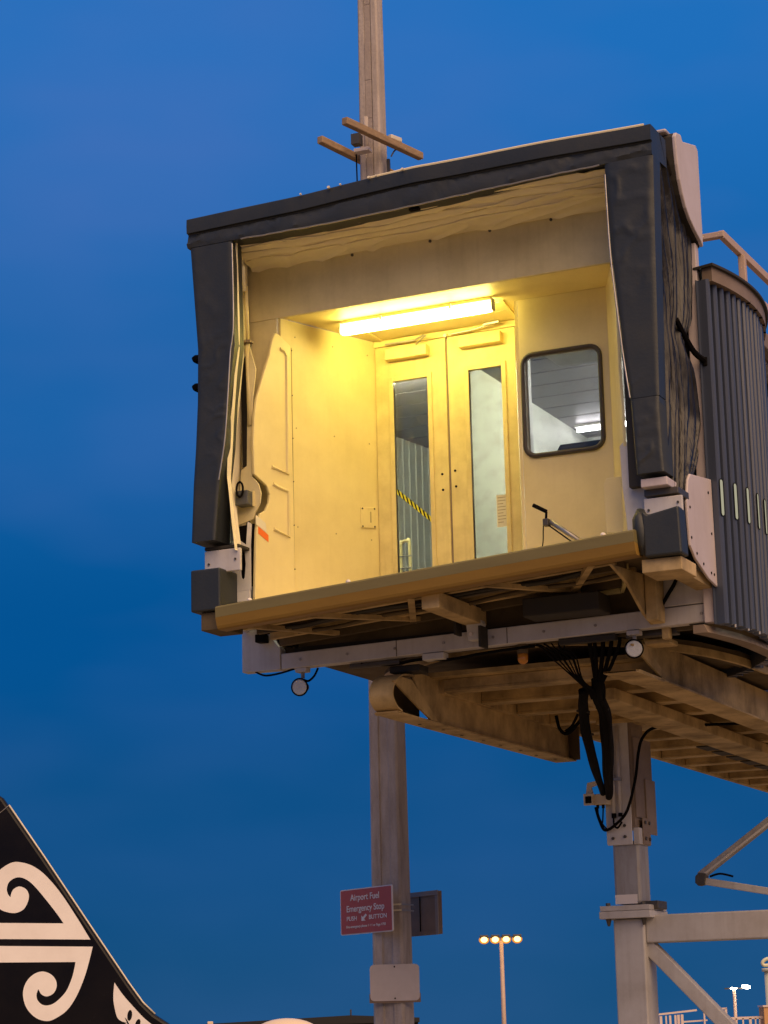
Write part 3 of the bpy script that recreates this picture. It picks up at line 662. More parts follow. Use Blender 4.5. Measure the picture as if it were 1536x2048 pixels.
def arcband(r0_, r1_, z0, z1, a_s, a_e, n=40, cx=CX0, cy=CY0):
    bm = BM(); q = []
    for i in range(n + 1):
        a = a_s + (a_e - a_s) * i / n; c, s = math.cos(a), math.sin(a)
        q.append([bm.verts.new((cx + r * c, cy + r * s, z)) for r, z in ((r0_, z0), (r1_, z0), (r1_, z1), (r0_, z1))])
    for x, y in zip(q, q[1:]):
        for k in range(4): bm.faces.new((x[k], x[(k + 1) % 4], y[(k + 1) % 4], y[k]))
    bm.faces.new(q[0]); bm.faces.new(q[-1][::-1]); return bm
tk = part('curtain_track', arcband(2.55, 2.635, 7.035, 7.145, a0 + .0, a0 + 1.0), 'fascia')
part('track_cap', arcband(2.40, 2.66, 7.146, 7.165, a0 - .01, a0 + 1.05), 'dark')
for k in range(6, 22, 2):
    a = a0 + (k + .5) * dang; add('roller', dsc((CX0 + 2.62 * math.cos(a), CY0 + 2.62 * math.sin(a), 7.03), (0, 0, 1), .016, .02, 8), 'black', tk)
bm = BM(); q = []
for p in smoothpath([(1.90, .90, 0), (1.965, 1.18, 0), (2.03, 1.55, 0), (2.055, 2.0, 0), (2.06, 2.6, 0), (2.06, 3.8, 0)], 5):
    q.append([bm.verts.new((p.x - e, p.y, z)) for e, z in ((.11, 4.39), (.0, 4.39), (.03, 4.45), (.11, 4.45))])
for x, y in zip(q, q[1:]):
    for k in range(4): bm.faces.new((x[k], x[(k + 1) % 4], y[(k + 1) % 4], y[k]))
bm.faces.new(q[0]); bm.faces.new(q[-1][::-1]); part('bottom_track', bm, 'fascia')
bt = a0 + .05
for k in range(1, 16, 2):
    a = a0 + k * dang; part('track_bolt', dsc((CX0 + 2.60 * math.cos(a), CY0 + 2.60 * math.sin(a), 4.452), (0, 0, -1), .010, .02, 8), 'steel')
# torn weather flap at the track's end
ae = a0 + .92
fx, fy = CX0 + 2.63 * math.cos(ae), CY0 + 2.63 * math.sin(ae)
part('weather_flap', pr([(fx, fy, 7.08), (fx + .06, fy + .25, 7.06), (fx + .10, fy + .45, 6.95), (fx + .09, fy + .40, 6.82), (fx + .06, fy + .28, 6.88), (fx + .01, fy + .05, 6.62), (fx - .01, fy, 6.75)], (.01, -.004, 0)), 'bellows')

# inner room seen through the glass
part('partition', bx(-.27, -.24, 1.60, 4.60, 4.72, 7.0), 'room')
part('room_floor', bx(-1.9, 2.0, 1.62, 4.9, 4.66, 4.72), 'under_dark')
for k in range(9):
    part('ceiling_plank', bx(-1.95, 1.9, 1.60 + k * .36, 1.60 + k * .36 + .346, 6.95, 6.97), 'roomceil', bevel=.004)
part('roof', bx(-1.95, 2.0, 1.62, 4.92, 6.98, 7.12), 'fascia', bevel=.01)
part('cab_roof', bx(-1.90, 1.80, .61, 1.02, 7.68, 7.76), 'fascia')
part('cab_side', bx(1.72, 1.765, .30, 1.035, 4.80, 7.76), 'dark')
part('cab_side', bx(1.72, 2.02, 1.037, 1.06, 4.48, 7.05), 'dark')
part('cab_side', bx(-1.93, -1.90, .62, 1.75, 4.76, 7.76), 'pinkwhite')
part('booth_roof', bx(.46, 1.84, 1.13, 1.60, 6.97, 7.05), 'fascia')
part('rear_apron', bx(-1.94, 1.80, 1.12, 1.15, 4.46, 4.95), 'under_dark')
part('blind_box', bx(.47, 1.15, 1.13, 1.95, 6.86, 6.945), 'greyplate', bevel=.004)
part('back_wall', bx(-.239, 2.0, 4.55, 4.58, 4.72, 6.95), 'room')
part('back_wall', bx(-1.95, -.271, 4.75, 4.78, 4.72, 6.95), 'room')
rl = part('room_and_fill_lamp', bx(-.18, 1.10, 4.045, 4.095, 6.925, 6.949), 'greyplate')
add('diffuser', tb([(-.16, 4.07, 6.90), (1.08, 4.07, 6.90)], .020, 10), 'cooltube', rl, smooth=True)
cl_ = part('corridor_fill_lamp', bx(-1.45, -.35, 1.64, 1.73, 6.925, 6.949), 'signwhite')  # unseen lamp added above the door to brighten the corridor slats
add('diffuser', tb([(-1.42, 1.685, 6.895), (-.38, 1.685, 6.895)], .03, 10), 'filltube', cl_, smooth=True)
cl_ = part('room_and_fill_lamp', bx(1.30, 1.40, 2.0, 3.2, 6.925, 6.949), 'signwhite')  # second lamp, added out of view to brighten the partition
add('diffuser', tb([(1.35, 2.02, 6.895), (1.35, 3.18, 6.895)], .03, 10), 'filltube', cl_, smooth=True)
part('console', pr([(.62, 1.35, 5.985), (.66, 1.35, 6.05), (1.14, 1.35, 6.05), (1.14, 1.35, 5.30), (.62, 1.35, 5.30)], (0, .35, 0)), 'dark', bevel=.01)
part('window_post', bx(.455, .50, 1.14, 1.20, 5.75, 6.86), 'greyplate')
def inslat(): 
    bm = BM(); sec = [(-.055, 0), (-.006, 0), (-.004, .014), (.004, .014), (.006, 0), (.055, 0), (.055, -.006), (-.055, -.006)]
    a = [bm.verts.new((o, t, 4.73)) for t, o in sec]; b = [bm.verts.new((o, t, 6.93)) for t, o in sec]; n = len(sec)
    bm.faces.new(a[::-1]); bm.faces.new(b)
    for k in range(n): bm.faces.new((a[k], a[(k + 1) % n], b[(k + 1) % n], b[k]))
    return bm
si = None
for k in range(30):
    t = k / 29; v = 1.62 + 3.1 * t; u = -1.86 + .34 * t * t
    if si is None: s = si = part('slat', inslat(), 'slat_in')
    else: s = dup(si, BR)
    s.location = (u, v, 0); s.rotation_euler = (0, 0, -.22 * t)
pr1 = part('guard_rail', tb(smoothpath([(-1.10, 2.2, 4.8), (-1.10, 2.2, 5.55), (-1.085, 2.2, 5.62), (-1.04, 2.2, 5.63), (-1.02, 2.2, 5.57), (-1.02, 2.2, 4.8)], 6), .014, 8), 'cream', smooth=True)
for z in (5.50, 5.40): add('cross_bar', tb([(-1.115, 2.19, z), (-1.005, 2.19, z)], .007, 6), 'steel', pr1)

# rotunda platform and tunnel underside
RING = [(-1.40, 2.65), (-1.325, 2.30), (-1.134, 2.0), (-.595, 1.49), (-.134, 1.24), (.30, 1.165), (.75, 1.265), (1.15, 1.70), (1.42, 2.26), (1.56, 2.9), (1.60, 3.6)]
def ringband(inset0, inset1, z0, z1, m, name, sm=False):
    pts = smoothpath([(u, v, 0) for u, v in RING], 6); c = Vector((.5, 2.2, 0)); bm = BM(); q = []
    for p in pts:
        d = (c - p).normalized(); q.append([bm.verts.new((*(p + d * i).to_2d(), z)) for i, z in ((inset0, z0), (inset1, z0), (inset1, z1), (inset0, z1))])
    for x, y in zip(q, q[1:]):
        for k in range(4): bm.faces.new((x[k], x[(k + 1) % 4], y[(k + 1) % 4], y[k]))
    bm.faces.new(q[0]); bm.faces.new(q[-1][::-1]); return part(name, bm, m)
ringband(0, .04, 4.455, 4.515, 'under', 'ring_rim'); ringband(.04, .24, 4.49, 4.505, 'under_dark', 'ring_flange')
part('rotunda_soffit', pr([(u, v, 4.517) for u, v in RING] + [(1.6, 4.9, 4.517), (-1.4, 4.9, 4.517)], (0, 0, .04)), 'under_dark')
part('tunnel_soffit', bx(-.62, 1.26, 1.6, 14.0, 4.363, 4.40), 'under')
jj = None
for k in range(16):
    v = 1.75 + .79 * k
    bm = BM()
    box(bm, -.555 - .0, 1.25, v, v + .03, 4.285, 4.362); box(bm, -.555, 1.25, v, v + .17, 4.262, 4.2845)
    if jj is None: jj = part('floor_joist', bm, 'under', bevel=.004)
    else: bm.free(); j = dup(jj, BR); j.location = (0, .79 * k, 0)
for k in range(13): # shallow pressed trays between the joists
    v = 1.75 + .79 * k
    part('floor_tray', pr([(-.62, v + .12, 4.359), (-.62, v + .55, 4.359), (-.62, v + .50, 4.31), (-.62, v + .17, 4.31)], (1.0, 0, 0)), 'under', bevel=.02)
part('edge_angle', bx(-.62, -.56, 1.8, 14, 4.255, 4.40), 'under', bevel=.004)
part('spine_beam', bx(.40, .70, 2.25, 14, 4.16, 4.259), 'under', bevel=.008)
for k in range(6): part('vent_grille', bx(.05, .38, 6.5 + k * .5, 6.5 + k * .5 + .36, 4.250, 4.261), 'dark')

# side channels of the lift frame
def channel(u, v0, v1, z0, w, nose, h=.33):
    zt = z0 + h; q_ = h / .33
    if nose: path = [(v0 + .42, zt), (v0 + .21, zt - .02), (v0 + .06, zt - .09), (v0, z0 + .14), (v0 + .05, z0 + .06), (v0 + .17, z0 + .015), (v0 + .45, z0 - .005), (v1, z0 - .005)]
    else: path = [(v0 + .70, z0 + .004), (v0 + .75, z0 - .002), (v0 + .85, z0 - .005), (v1, z0 - .005)]
    path = [Vector((0, v, z)) for v, z in path]; sp = smoothpath(path, 5); bm = BM(); q = []
    for i, p in enumerate(sp):
        d = (sp[min(i + 1, len(sp) - 1)] - sp[max(i - 1, 0)]).normalized(); nn = Vector((0, -d.z, d.y)) * .014
        q.append([bm.verts.new((u - w, p.y, p.z)), bm.verts.new((u, p.y, p.z)), bm.verts.new((u, p.y + nn.y, p.z + nn.z)), bm.verts.new((u - w, p.y + nn.y, p.z + nn.z))])
    for x, y in zip(q, q[1:]):
        for k in range(4): bm.faces.new((x[k], x[(k + 1) % 4], y[(k + 1) % 4], y[k]))
    bm.faces.new(q[0]); bm.faces.new(q[-1][::-1])
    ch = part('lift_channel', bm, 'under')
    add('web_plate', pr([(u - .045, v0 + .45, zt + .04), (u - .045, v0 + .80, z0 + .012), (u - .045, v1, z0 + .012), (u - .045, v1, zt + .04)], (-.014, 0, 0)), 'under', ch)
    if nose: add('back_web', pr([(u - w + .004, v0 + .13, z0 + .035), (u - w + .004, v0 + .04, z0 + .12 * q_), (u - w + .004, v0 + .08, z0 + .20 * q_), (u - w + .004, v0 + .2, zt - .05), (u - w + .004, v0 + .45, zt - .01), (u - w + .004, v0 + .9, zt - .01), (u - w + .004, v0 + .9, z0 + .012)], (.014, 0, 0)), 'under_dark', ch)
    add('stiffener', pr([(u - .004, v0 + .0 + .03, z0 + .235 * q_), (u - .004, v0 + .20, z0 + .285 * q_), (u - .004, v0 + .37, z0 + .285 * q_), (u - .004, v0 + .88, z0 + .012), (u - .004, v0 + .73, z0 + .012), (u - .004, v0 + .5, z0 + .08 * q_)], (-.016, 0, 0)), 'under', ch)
    return ch
c1 = channel(-.56, .785, 4.78, 4.0, .20, True)
add('end_plate', bx(-.60, -.50, 4.70, 4.72, 4.0, 4.30), 'under_dark', c1)
for k in range(8): add('drain_hole', dsc((-.66 + .02 * (k % 2), 1.5 + k * .42, 3.984), (0, 0, -1), .016, .003, 10), 'dark', c1)
c2 = channel(1.315, .90, 12.0, 4.185, .25, False, .25)
part('mount_lug', bx(-.74, -.48, 1.12, 1.30, 4.345, 4.40), 'dark', bevel=.01)
part('mount_lug', bx(1.30, 1.50, 1.25, 1.45, 4.40, 4.44), 'under', bevel=.01)
part('mount_post', bx(1.50, 1.56, 1.06, 1.12, 4.40, 4.50), 'under', bevel=.006)
part('hose', tb(smoothpath([(-.30, 3.6, 4.26), (-.27, 3.6, 4.14), (-.20, 3.6, 4.10), (-.08, 3.6, 4.20), (.0, 3.6, 4.26)], 6), .016, 6), 'black')
part('hose', tb(smoothpath([(-.22, 3.6, 4.12), (-.16, 3.6, 4.16), (-.10, 3.6, 4.26)], 6), .012, 6), 'black')

# tunnel body behind the curtain, roof handrail
part('tunnel_wall', bx(1.50, 1.62, 3.95, 14, 4.45, 7.36), 'pinkwhite', bevel=.01)
part('tunnel_wall', bx(-.72, -.60, 4.95, 14, 4.45, 7.36), 'pinkwhite', bevel=.01)
part('tunnel_roof', bx(-.72, 1.62, 4.93, 14, 7.361, 7.42), 'fascia')
hr = part('roof_handrail', bmbeam((-.4, 2.92, 8.10), (1.632, 2.92, 8.10), .07, .05), 'railroof', bevel=.006)
add('rail', bmbeam((1.61, 2.90, 8.10), (1.70, 9.0, 8.10), .05, .07), 'railroof', hr, bevel=.006)
add('rail', bmbeam((1.63, 3.9, 7.80), (1.71, 9.0, 7.80), .04, .06), 'railroof', hr, bevel=.006)
add('post', bmbeam((1.64, 3.42, 7.15), (1.635, 3.42, 8.065), .06, .06, upv=(0, 1, 0)), 'railroof', hr, bevel=.006)

# ------------------------------------------------------------------ things fixed on or standing in the bridge
def wp(u, v, z):
    return Vector((.2137 + u * math.cos(TH) + v * math.sin(TH), 16.2 - u * math.sin(TH) + v * math.cos(TH), z))
def thing(name, u, v, z, label, cat, group=None): return empty(name, wp(u, v, z), -TH, label, cat, group)

def spotlight(u, v, z, yaw, label, drop):
    t = thing('spotlight', u, v, z, label, 'spotlight', 'spotlights under the cab')
    add('clamp', bx(-.05, .05, -.04, .04, -.035, 0), 'white', t, bevel=.006)
    add('stem', tb([(0, 0, -.03), (0, 0, -drop + .02)], .016, 8), 'galv', t)
    ax = Vector((math.sin(yaw), -math.cos(yaw), -.12)).normalized()
    c = Vector((-.01, 0, -drop - .05)) + ax * .05
    h = add('housing', dsc(c, -ax, .070, .12, 22, .035), 'darksteel', t, bevel=.004)
    bm = BM(); x = ax.orthogonal().normalized(); y = ax.cross(x)
    tube(bm, [c + (x * math.cos(q) + y * math.sin(q)) * .066 for q in [2 * math.pi * k / 24 for k in range(24)]], .007, 6, True)
    add('rim', bm, 'black', t)
    add('lens', dsc(c + ax * .001, ax, .063, .008, 24, .054), 'lens', t)
    return t
s1 = spotlight(-1.455, 1.05, 4.44, .10, 'small round spotlight hanging on a bare stem below the left end of the cab beam', .10)
add('power_cable', tb(smoothpath([(-.40, -.04, .0), (-.32, -.03, -.035), (-.2, -.03, -.03), (-.06, -.03, -.005)], 6), .008, 6), 'black', s1)
add('power_cable', tb(smoothpath([(.0, .02, -.09), (.05, .0, -.105), (.10, 0, -.07), (.135, 0, -.01)], 6), .009, 6), 'black', s1)
s2 = spotlight(1.30, 1.03, 4.475, .36, 'small round spotlight with a pale blue lens beside the hanging cables', .085)

bc = thing('warning_beacon', .385, 1.10, 4.47, 'amber glass warning beacon hanging under the cab beam', 'beacon')
add('base', dsc((0, 0, -.0), (0, 0, -1), .042, .075, 18), 'under_dark', bc)
add('dome', tb([(0, 0, -.076), (0, 0, -.115), (0, 0, -.135), (0, 0, -.148), (0, 0, -.155)], [.040, .040, .036, .024, .008], 18), 'amber', bc, smooth=True)

ph = thing('push_handle', 1.0, .62, 5.13, 'black hand grip on a slanted chrome tube inside the lit cab', 'hand grip')
def l3(u, v, z): return (u - 1.0, v - .62, z - 5.13)
add('tube', tb([l3(.835, .60, 5.275), l3(1.16, .66, 5.02)], .020, 10), 'steel', ph, smooth=True)
add('tube', tb([l3(.80, .585, 5.265), l3(1.0, .60, 5.10)], .006, 6), 'black', ph)
add('grip', tb([l3(.712, .58, 5.408), l3(.815, .59, 5.348)], .015, 10), 'black', ph, bevel=.003)
add('neck', tb([l3(.812, .59, 5.348), l3(.803, .60, 5.29), l3(.812, .60, 5.265)], .010, 8), 'black', ph)
add('clamp', bx(*(l3(.785, .57, 5.24)[i] if j == 0 else l3(.83, .63, 5.295)[i] for i in range(3) for j in range(2))), 'darksteel', ph, bevel=.006)
add('wire', tb(smoothpath([l3(.79, .58, 5.26), l3(.785, .58, 5.2), l3(.78, .58, 5.12), l3(.755, .58, 5.0)], 5), .005, 6), 'black', ph)

# ------------------------------------------------------------------ support leg
LG = thing('support_leg', .07, 4.30, 0, 'white painted steel leg carrying the bridge, with bolted sleeve and side beam', 'support leg')
def lg(name, bm, m, **k): return add(name, bm, m, LG, **k)
def lx(x0, x1, y0, y1, z0, z1): return bx(x0 - .07, x1 - .07, y0 - 4.30, y1 - 4.30, z0, z1)
def q3(u, v, z): return (u - .07, v - 4.30, z)
lg('lower_column', lx(-.062, .215, 4.16, 4.46, 0, 2.53), 'leg', bevel=.012)
lg('inner_column', lx(-.045, .200, 4.175, 4.445, 2.66, 3.20), 'galv', bevel=.025)
lg('fresh_paint', lx(-.036, .165, 4.172, 4.176, 2.66, 2.74), 'signwhite')
fl = lg('flange_plate', lx(-.15, .30, 4.08, 4.55, 2.60, 2.645), 'leg', bevel=.004)
lg('flange_plate', lx(-.155, .305, 4.07, 4.56, 2.535, 2.597), 'leg', bevel=.004)
for u, v in ((-.09, 4.13), (.23, 4.13), (.25, 4.5)):
    add('bolt', dsc(q3(u, v, 2.534), (0, 0, -1), .028, .06, 8, .012), 'darksteel', fl)
    add('bolt', dsc(q3(u, v, 2.646), (0, 0, 1), .022, .025, 8), 'darksteel', fl)
lg('lug', lx(.19, .34, 4.20, 4.45, 2.61, 2.68), 'darksteel', bevel=.006)
sv = lg('sleeve', pr([q3(-.08, 4.145, 3.175), q3(-.065, 4.145, 3.165), q3(.155, 4.145, 3.165), q3(.155, 4.145, 4.262), q3(-.08, 4.145, 4.262)], (0, .01, 0)), 'white', bevel=.004)
lg('sleeve_side', lx(.160, .215, 4.156, 4.46, 3.165, 3.31), 'leg', bevel=.006)
lg('sleeve_core', lx(-.075, .185, 4.156, 4.47, 3.31, 4.262), 'fascia', bevel=.004)
lg('shroud', lx(.187, .20, 4.158, 4.63, 3.40, 4.10), 'fascia', bevel=.003)
lg('shroud', lx(.20, .215, 4.40, 4.66, 3.27, 3.75), 'fascia', bevel=.003)
sp_ = lg('splice_plate', lx(.216, .226, 4.24, 4.44, 3.17, 3.40), 'fascia', bevel=.003)
for v, z in ((4.29, 3.22), (4.40, 3.22), (4.29, 3.36), (4.40, 3.36)): add('bolt', dsc(q3(.226, v, z), (1, 0, 0), .016, .012, 8), 'darksteel', sp_)
for u, z in ((-.02, 3.225), (.09, 3.235), (.09, 3.33)): add('bolt', dsc(q3(u, 4.144, z), (0, -1, 0), .014, .012, 8), 'darksteel', sv)
lg('conduit', tb([q3(.0, 4.13, 3.44), q3(.0, 4.13, 4.2)], .020, 8), 'white', smooth=True)
lg('conduit', tb([q3(.06, 4.13, 3.44), q3(.06, 4.13, 4.2)], .016, 8), 'white', smooth=True)
add('conduit_end', tb([q3(.0, 4.13, 3.40), q3(.0, 4.13, 3.44)], .022, 8), 'black', sv); add('conduit_end', tb([q3(.06, 4.13, 3.41), q3(.06, 4.13, 3.44)], .02, 8), 'black', sv)
add('clip', bx(*[a for p in zip(q3(-.03, 4.10, 3.72), q3(.09, 4.12, 3.745)) for a in p]), 'steel', sv)
lg('cross_beam', lx(.216, 2.9, 4.20, 4.44, 2.325, 2.560), 'leg', bevel=.012)
lg('diagonal_brace', bmbeam(q3(.19, 4.30, 2.32), q3(1.15, 4.30, 1.32), .12, .115, upv=(0, 1, 0)), 'leg', bevel=.008)
lg('far_column', lx(2.9, 3.18, 4.16, 4.46, 0, 2.6), 'leg', bevel=.012)
lg('crown_plate', lx(-.12, .42, 4.1, 4.7, 4.225, 4.262), 'under', bevel=.004)
for u in (.25, .34): lg('slot', lx(u, u + .07, 4.3, 4.36, 4.221, 4.226), 'dark')
lg('power_cable', tb(smoothpath([q3(.95, 4.9, 4.24), q3(.62, 4.6, 4.215), q3(.40, 4.2, 4.17), q3(.31, 4.10, 4.08), q3(.265, 4.09, 3.95), q3(.225, 4.09, 3.72), q3(.14, 4.09, 3.46), q3(.04, 4.09, 3.35), q3(-.07, 4.09, 3.295), q3(-.12, 4.09, 3.385), q3(-.15, 4.09, 3.50)], 6), .0135, 8), 'black', smooth=True)
lg('power_cable', tb(smoothpath([q3(.0, 4.12, 3.41), q3(.005, 4.11, 3.34), q3(.04, 4.10, 3.31), q3(.085, 4.09, 3.36)], 6), .009, 6), 'black')

sc_ = thing('security_camera', -.11, 4.08, 3.60, 'small cream camera box with a dark glass front on the steel leg', 'camera')
def c3(u, v, z): return (u + .11, v - 4.08, z - 3.60)
add('body', bx(*[a for p in zip(c3(-.16, 4.0, 3.515), c3(-.02, 4.14, 3.605)) for a in p]), 'camera', sc_, bevel=.006)
add('front_hood', bx(*[a for p in zip(c3(-.215, 3.96, 3.51), c3(-.13, 3.999, 3.61)) for a in p]), 'camera', sc_, bevel=.006)
add('front_glass', bx(*[a for p in zip(c3(-.195, 3.952, 3.525), c3(-.14, 3.959, 3.585)) for a in p]), 'black', sc_, bevel=.004)
add('bracket', pr([c3(-.215, 4.03, 3.612), c3(-.15, 4.03, 3.612), c3(-.165, 4.03, 3.67), c3(-.10, 4.03, 3.69), c3(-.10, 4.03, 3.725), c3(-.20, 4.03, 3.71)], (0, .03, 0)), 'camera', sc_, bevel=.003)
for u in (-.12, -.07): add('gland', tb([c3(u, 4.06, 3.485), c3(u, 4.06, 3.515)], .014, 8), 'black', sc_)
add('lead', tb(smoothpath([c3(-.12, 4.06, 3.49), c3(-.115, 4.06, 3.42), c3(-.08, 4.07, 3.34), c3(-.05, 4.09, 3.30)], 5), .007, 6), 'black', sc_)
add('lead', tb(smoothpath([c3(-.07, 4.06, 3.49), c3(-.075, 4.06, 3.43), c3(-.085, 4.07, 3.36)], 5), .007, 6), 'black', sc_)

# cable bundle hanging from the cab to the leg
CB = thing('cable_bundle', .9, 1.15, 4.47, 'bundle of black cables sagging from the cab beam down to the steel leg', 'cables')
def b3(u, v, z): return (u - .9, v - 1.15, z - 4.47)
tops = [(.53, .006), (.57, .006), (.61, .008), (.65, .006), (.69, .010), (.72, .007)]
for i, (u, r_) in enumerate(tops):
    add('cable', tb(smoothpath([b3(u - .10 + .02 * i, 1.12, 4.46), b3(u - .01, 1.14, 4.44 - .008 * i), b3(u + .05, 1.20, 4.36), b3(.70 + .015 * i, 1.32, 4.22 - .005 * i), b3(.775 + .01 * i, 1.42, 4.12), b3(.77 + .008 * i, 1.52, 4.07)], 6), r_, 6), 'black', CB)
tops = [(.90, .010, 0), (.945, .016, 1), (1.01, .017, 2), (1.075, .016, 3), (1.14, .014, 4), (.915, .010, 5)]
for u, r_, i in tops:
    o = (i - 2) * .014
    add('cable', tb(smoothpath([b3(u, 1.12, 4.49), b3(u - .01, 1.18, 4.42), b3(.93 + (u - 1.0) * .62, 1.30, 4.28), b3(.865 + o, 1.42, 4.16), b3(.80 + o, 1.6, 4.06)], 6), r_, 8), 'black', CB, smooth=True)
def strands(path, R_, r_, n, gather, ph):
    sp = smoothpath(path, 6); m = len(sp)
    for j in range(n):
        q = []
        for i, p in enumerate(sp):
            t = i / (m - 1); e = 1 - max(0, (t - gather) / (1 - gather)) * .75
            an = 2 * math.pi * j / n + ph + .9 * t + .4 * noise.noise(Vector((t * 4, j, ph)))
            wob = 1 + .25 * noise.noise(Vector((t * 5, j * 3.1, ph)))
            q.append(p + Vector((math.cos(an) * .94, -.4 * math.cos(an), math.sin(an) * .35)) * R_ * e * wob + Vector((0, math.sin(an) * R_ * .6 * e, 0)))
        add('cable', tb(q, [r_ * (.9 + .1 * math.sin(i * .8 + j)) for i in range(m)], 8), 'black', CB, smooth=True)
strands([b3(.730, 1.45, 4.13), b3(.665, 1.62, 4.07), b3(.565, 1.9, 3.99), b3(.452, 2.3, 3.83), b3(.225, 3.1, 3.68), b3(-.02, 3.93, 3.60)], .027, .023, 5, .7, .3)
strands([b3(.870, 1.40, 4.20), b3(.822, 1.52, 4.11), b3(.735, 1.9, 4.00), b3(.605, 2.3, 3.83), b3(.325, 3.1, 3.67), b3(.015, 3.98, 3.57)], .033, .027, 6, .75, 1.1)
for q_ in (b3(.60, 1.8, 4.02), b3(.76, 1.8, 4.03), b3(.50, 2.15, 3.89)):
    add('cable_tie', tb([Vector(q_) + Vector((-.055, 0, .01)), Vector(q_) + Vector((.055, -.02, -.01))], .010, 6), 'dark', CB)
add('cable_tie', tb([b3(.74, 1.46, 4.12), b3(.84, 1.45, 4.14)], .03, 8), 'black', CB)

# folding arm beside the leg
FA = thing('tow_arm', .33, 5.5, 2.92, 'folded pair of grey steel arms meeting at a hinge beside the leg', 'steel arm')
add('upper_arm', bmbeam((0, 0, .03), (1.75, .0, 1.22), .06, .075), 'galv', FA, bevel=.006)
add('upper_arm_rib', bmbeam((.03, -.035, .03), (1.75, -.035, 1.19), .02, .02), 'leg', FA)
add('lower_arm', bmbeam((0, 0, -.01), (1.75, .0, -.36), .06, .065), 'leg', FA, bevel=.006)
add('hinge', pr([(-.035, -.05, .03), (.0, -.05, .06), (.07, -.05, .05), (.05, -.05, -.05), (-.01, -.05, -.06), (-.04, -.05, -.03)], (0, .1, 0)), 'darksteel', FA, bevel=.006)
add('hose', tb(smoothpath([(.10, -.03, .02), (.2, -.04, .04), (.32, -.04, .01)], 5), .010, 6), 'black', FA)
add('anchor_post', bx(1.70, 1.85, -.08, .08, -2.92, 1.3), 'leg', FA, bevel=.01)

# ------------------------------------------------------------------ concrete pole
PL = empty('concrete_pole', (-.02, 22.0, 0), -R(22), 'tall weathered concrete pole rising behind the bridge, with two timber arms near the top', 'pole')
def pole_prism(bm, sec, z0, z1, s0, s1):
    a = [bm.verts.new((x * s0, y * s0, z0)) for x, y in sec]; b = [bm.verts.new((x * s1, y * s1, z1)) for x, y in sec]; n = len(sec)
    bm.faces.new(a[::-1]); bm.faces.new(b)
    for k in range(n): bm.faces.new((a[k], a[(k + 1) % n], b[(k + 1) % n], b[k]))
h, c = .5, .07
sec = [(-h + c, -h), (-.16, -h), (-.14, -h + .07), (.16, -h + .07), (.18, -h), (h - c, -h), (h, -h + c), (h, h - c), (h - c, h), (-h + c, h), (-h, h - c), (-h, -h + c)]
sec = [(x, y * .86) for x, y in sec]
bm = BM(); S0, S1 = .335, .196
def psc(z): return S0 + (S1 - S0) * z / 14.0
pole_prism(bm, sec, 0, 14.0, S0, S1); add('shaft', bm, 'concrete', PL, bevel=.006)
pc = None
for k in range(12):    # rough casts in the recess
    z = 9.1 + k * .42
    w = psc(z + .42)
    add('recess_fill', bx(-.135 * w, .155 * w, -.432 * w - .004 * (k % 3), -.418 * w, z, z + .417), 'concrete_dark', PL)
arm_d = Vector((.52, 1.0, 0)).normalized()
for off, name in ((Vector((.0, -.19, 10.46)), 'a'), (Vector((-.16, .22, 10.43)), 'b')):
    pass
PLM = Matrix.Translation((-.02, 22.0, 0)) @ Matrix.Rotation(-R(22), 4, 'Z'); PLI = PLM.inverted()
def pw(x, y, z): return PLI @ Vector((x, y, z))
add('cross_arm', bmbeam(pw(-.30, 21.15, 10.44), pw(.47, 22.15, 10.44), .07, .075), 'timber', PL, bevel=.008)
add('cross_arm', bmbeam(pw(-.56, 21.62, 10.44), pw(.20, 22.60, 10.40), .07, .075), 'timber', PL, bevel=.008)
add('insulator', bmbeam(pw(.15, 21.74, 10.50), pw(.26, 21.88, 10.51), .05, .05), 'finedge', PL, bevel=.01)
add('collar', bmbeam(pw(-.20, 21.78, 10.36), pw(-.05, 21.72, 10.36), .10, .035), 'plate', PL)
add('conduit', tb([pw(-.09, 21.76, 10.35), pw(-.09, 21.74, 10.72)], .025, 8), 'concrete', PL, smooth=True)
add('bracket', bx(*[a for p in zip(tuple(pw(-.20, 21.8, 10.5) + Vector((-.03, -.05, -.06))), tuple(pw(-.20, 21.8, 10.5) + Vector((.06, .05, .05)))) for a in p]), 'darksteel', PL)
add('drop_wire', tb([pw(-.195, 21.8, 10.34), pw(-.19, 21.8, 9.9)], .008, 6), 'black', PL)
add('drop_wire', tb(smoothpath([pw(.16, 21.85, 10.33), pw(.20, 21.86, 10.40), pw(.27, 21.9, 10.45)], 4), .008, 6), 'darksteel', PL)
add('stay', bmbeam(pw(.13, 21.9, 10.32), pw(.14, 21.9, 9.9), .03, .03, upv=(0, 1, 0)), 'darksteel', PL)
add('brace_block', pr([pw(.15, 21.9, 10.22), pw(.32, 21.9, 10.12), pw(.34, 21.9, 10.06), pw(.15, 21.9, 10.06)], (0, .06, 0)), 'timber', PL)
for z in (2.745, 2.80): add('strap', bmbeam(pw(-.01, 21.805, z), pw(.075, 21.78, z), .01, .016), 'finedge', PL)
for z in (2.745, 2.80): add('strap', bmbeam(pw(.075, 21.78, z), pw(.19, 21.99, z), .01, .012), 'steel', PL)

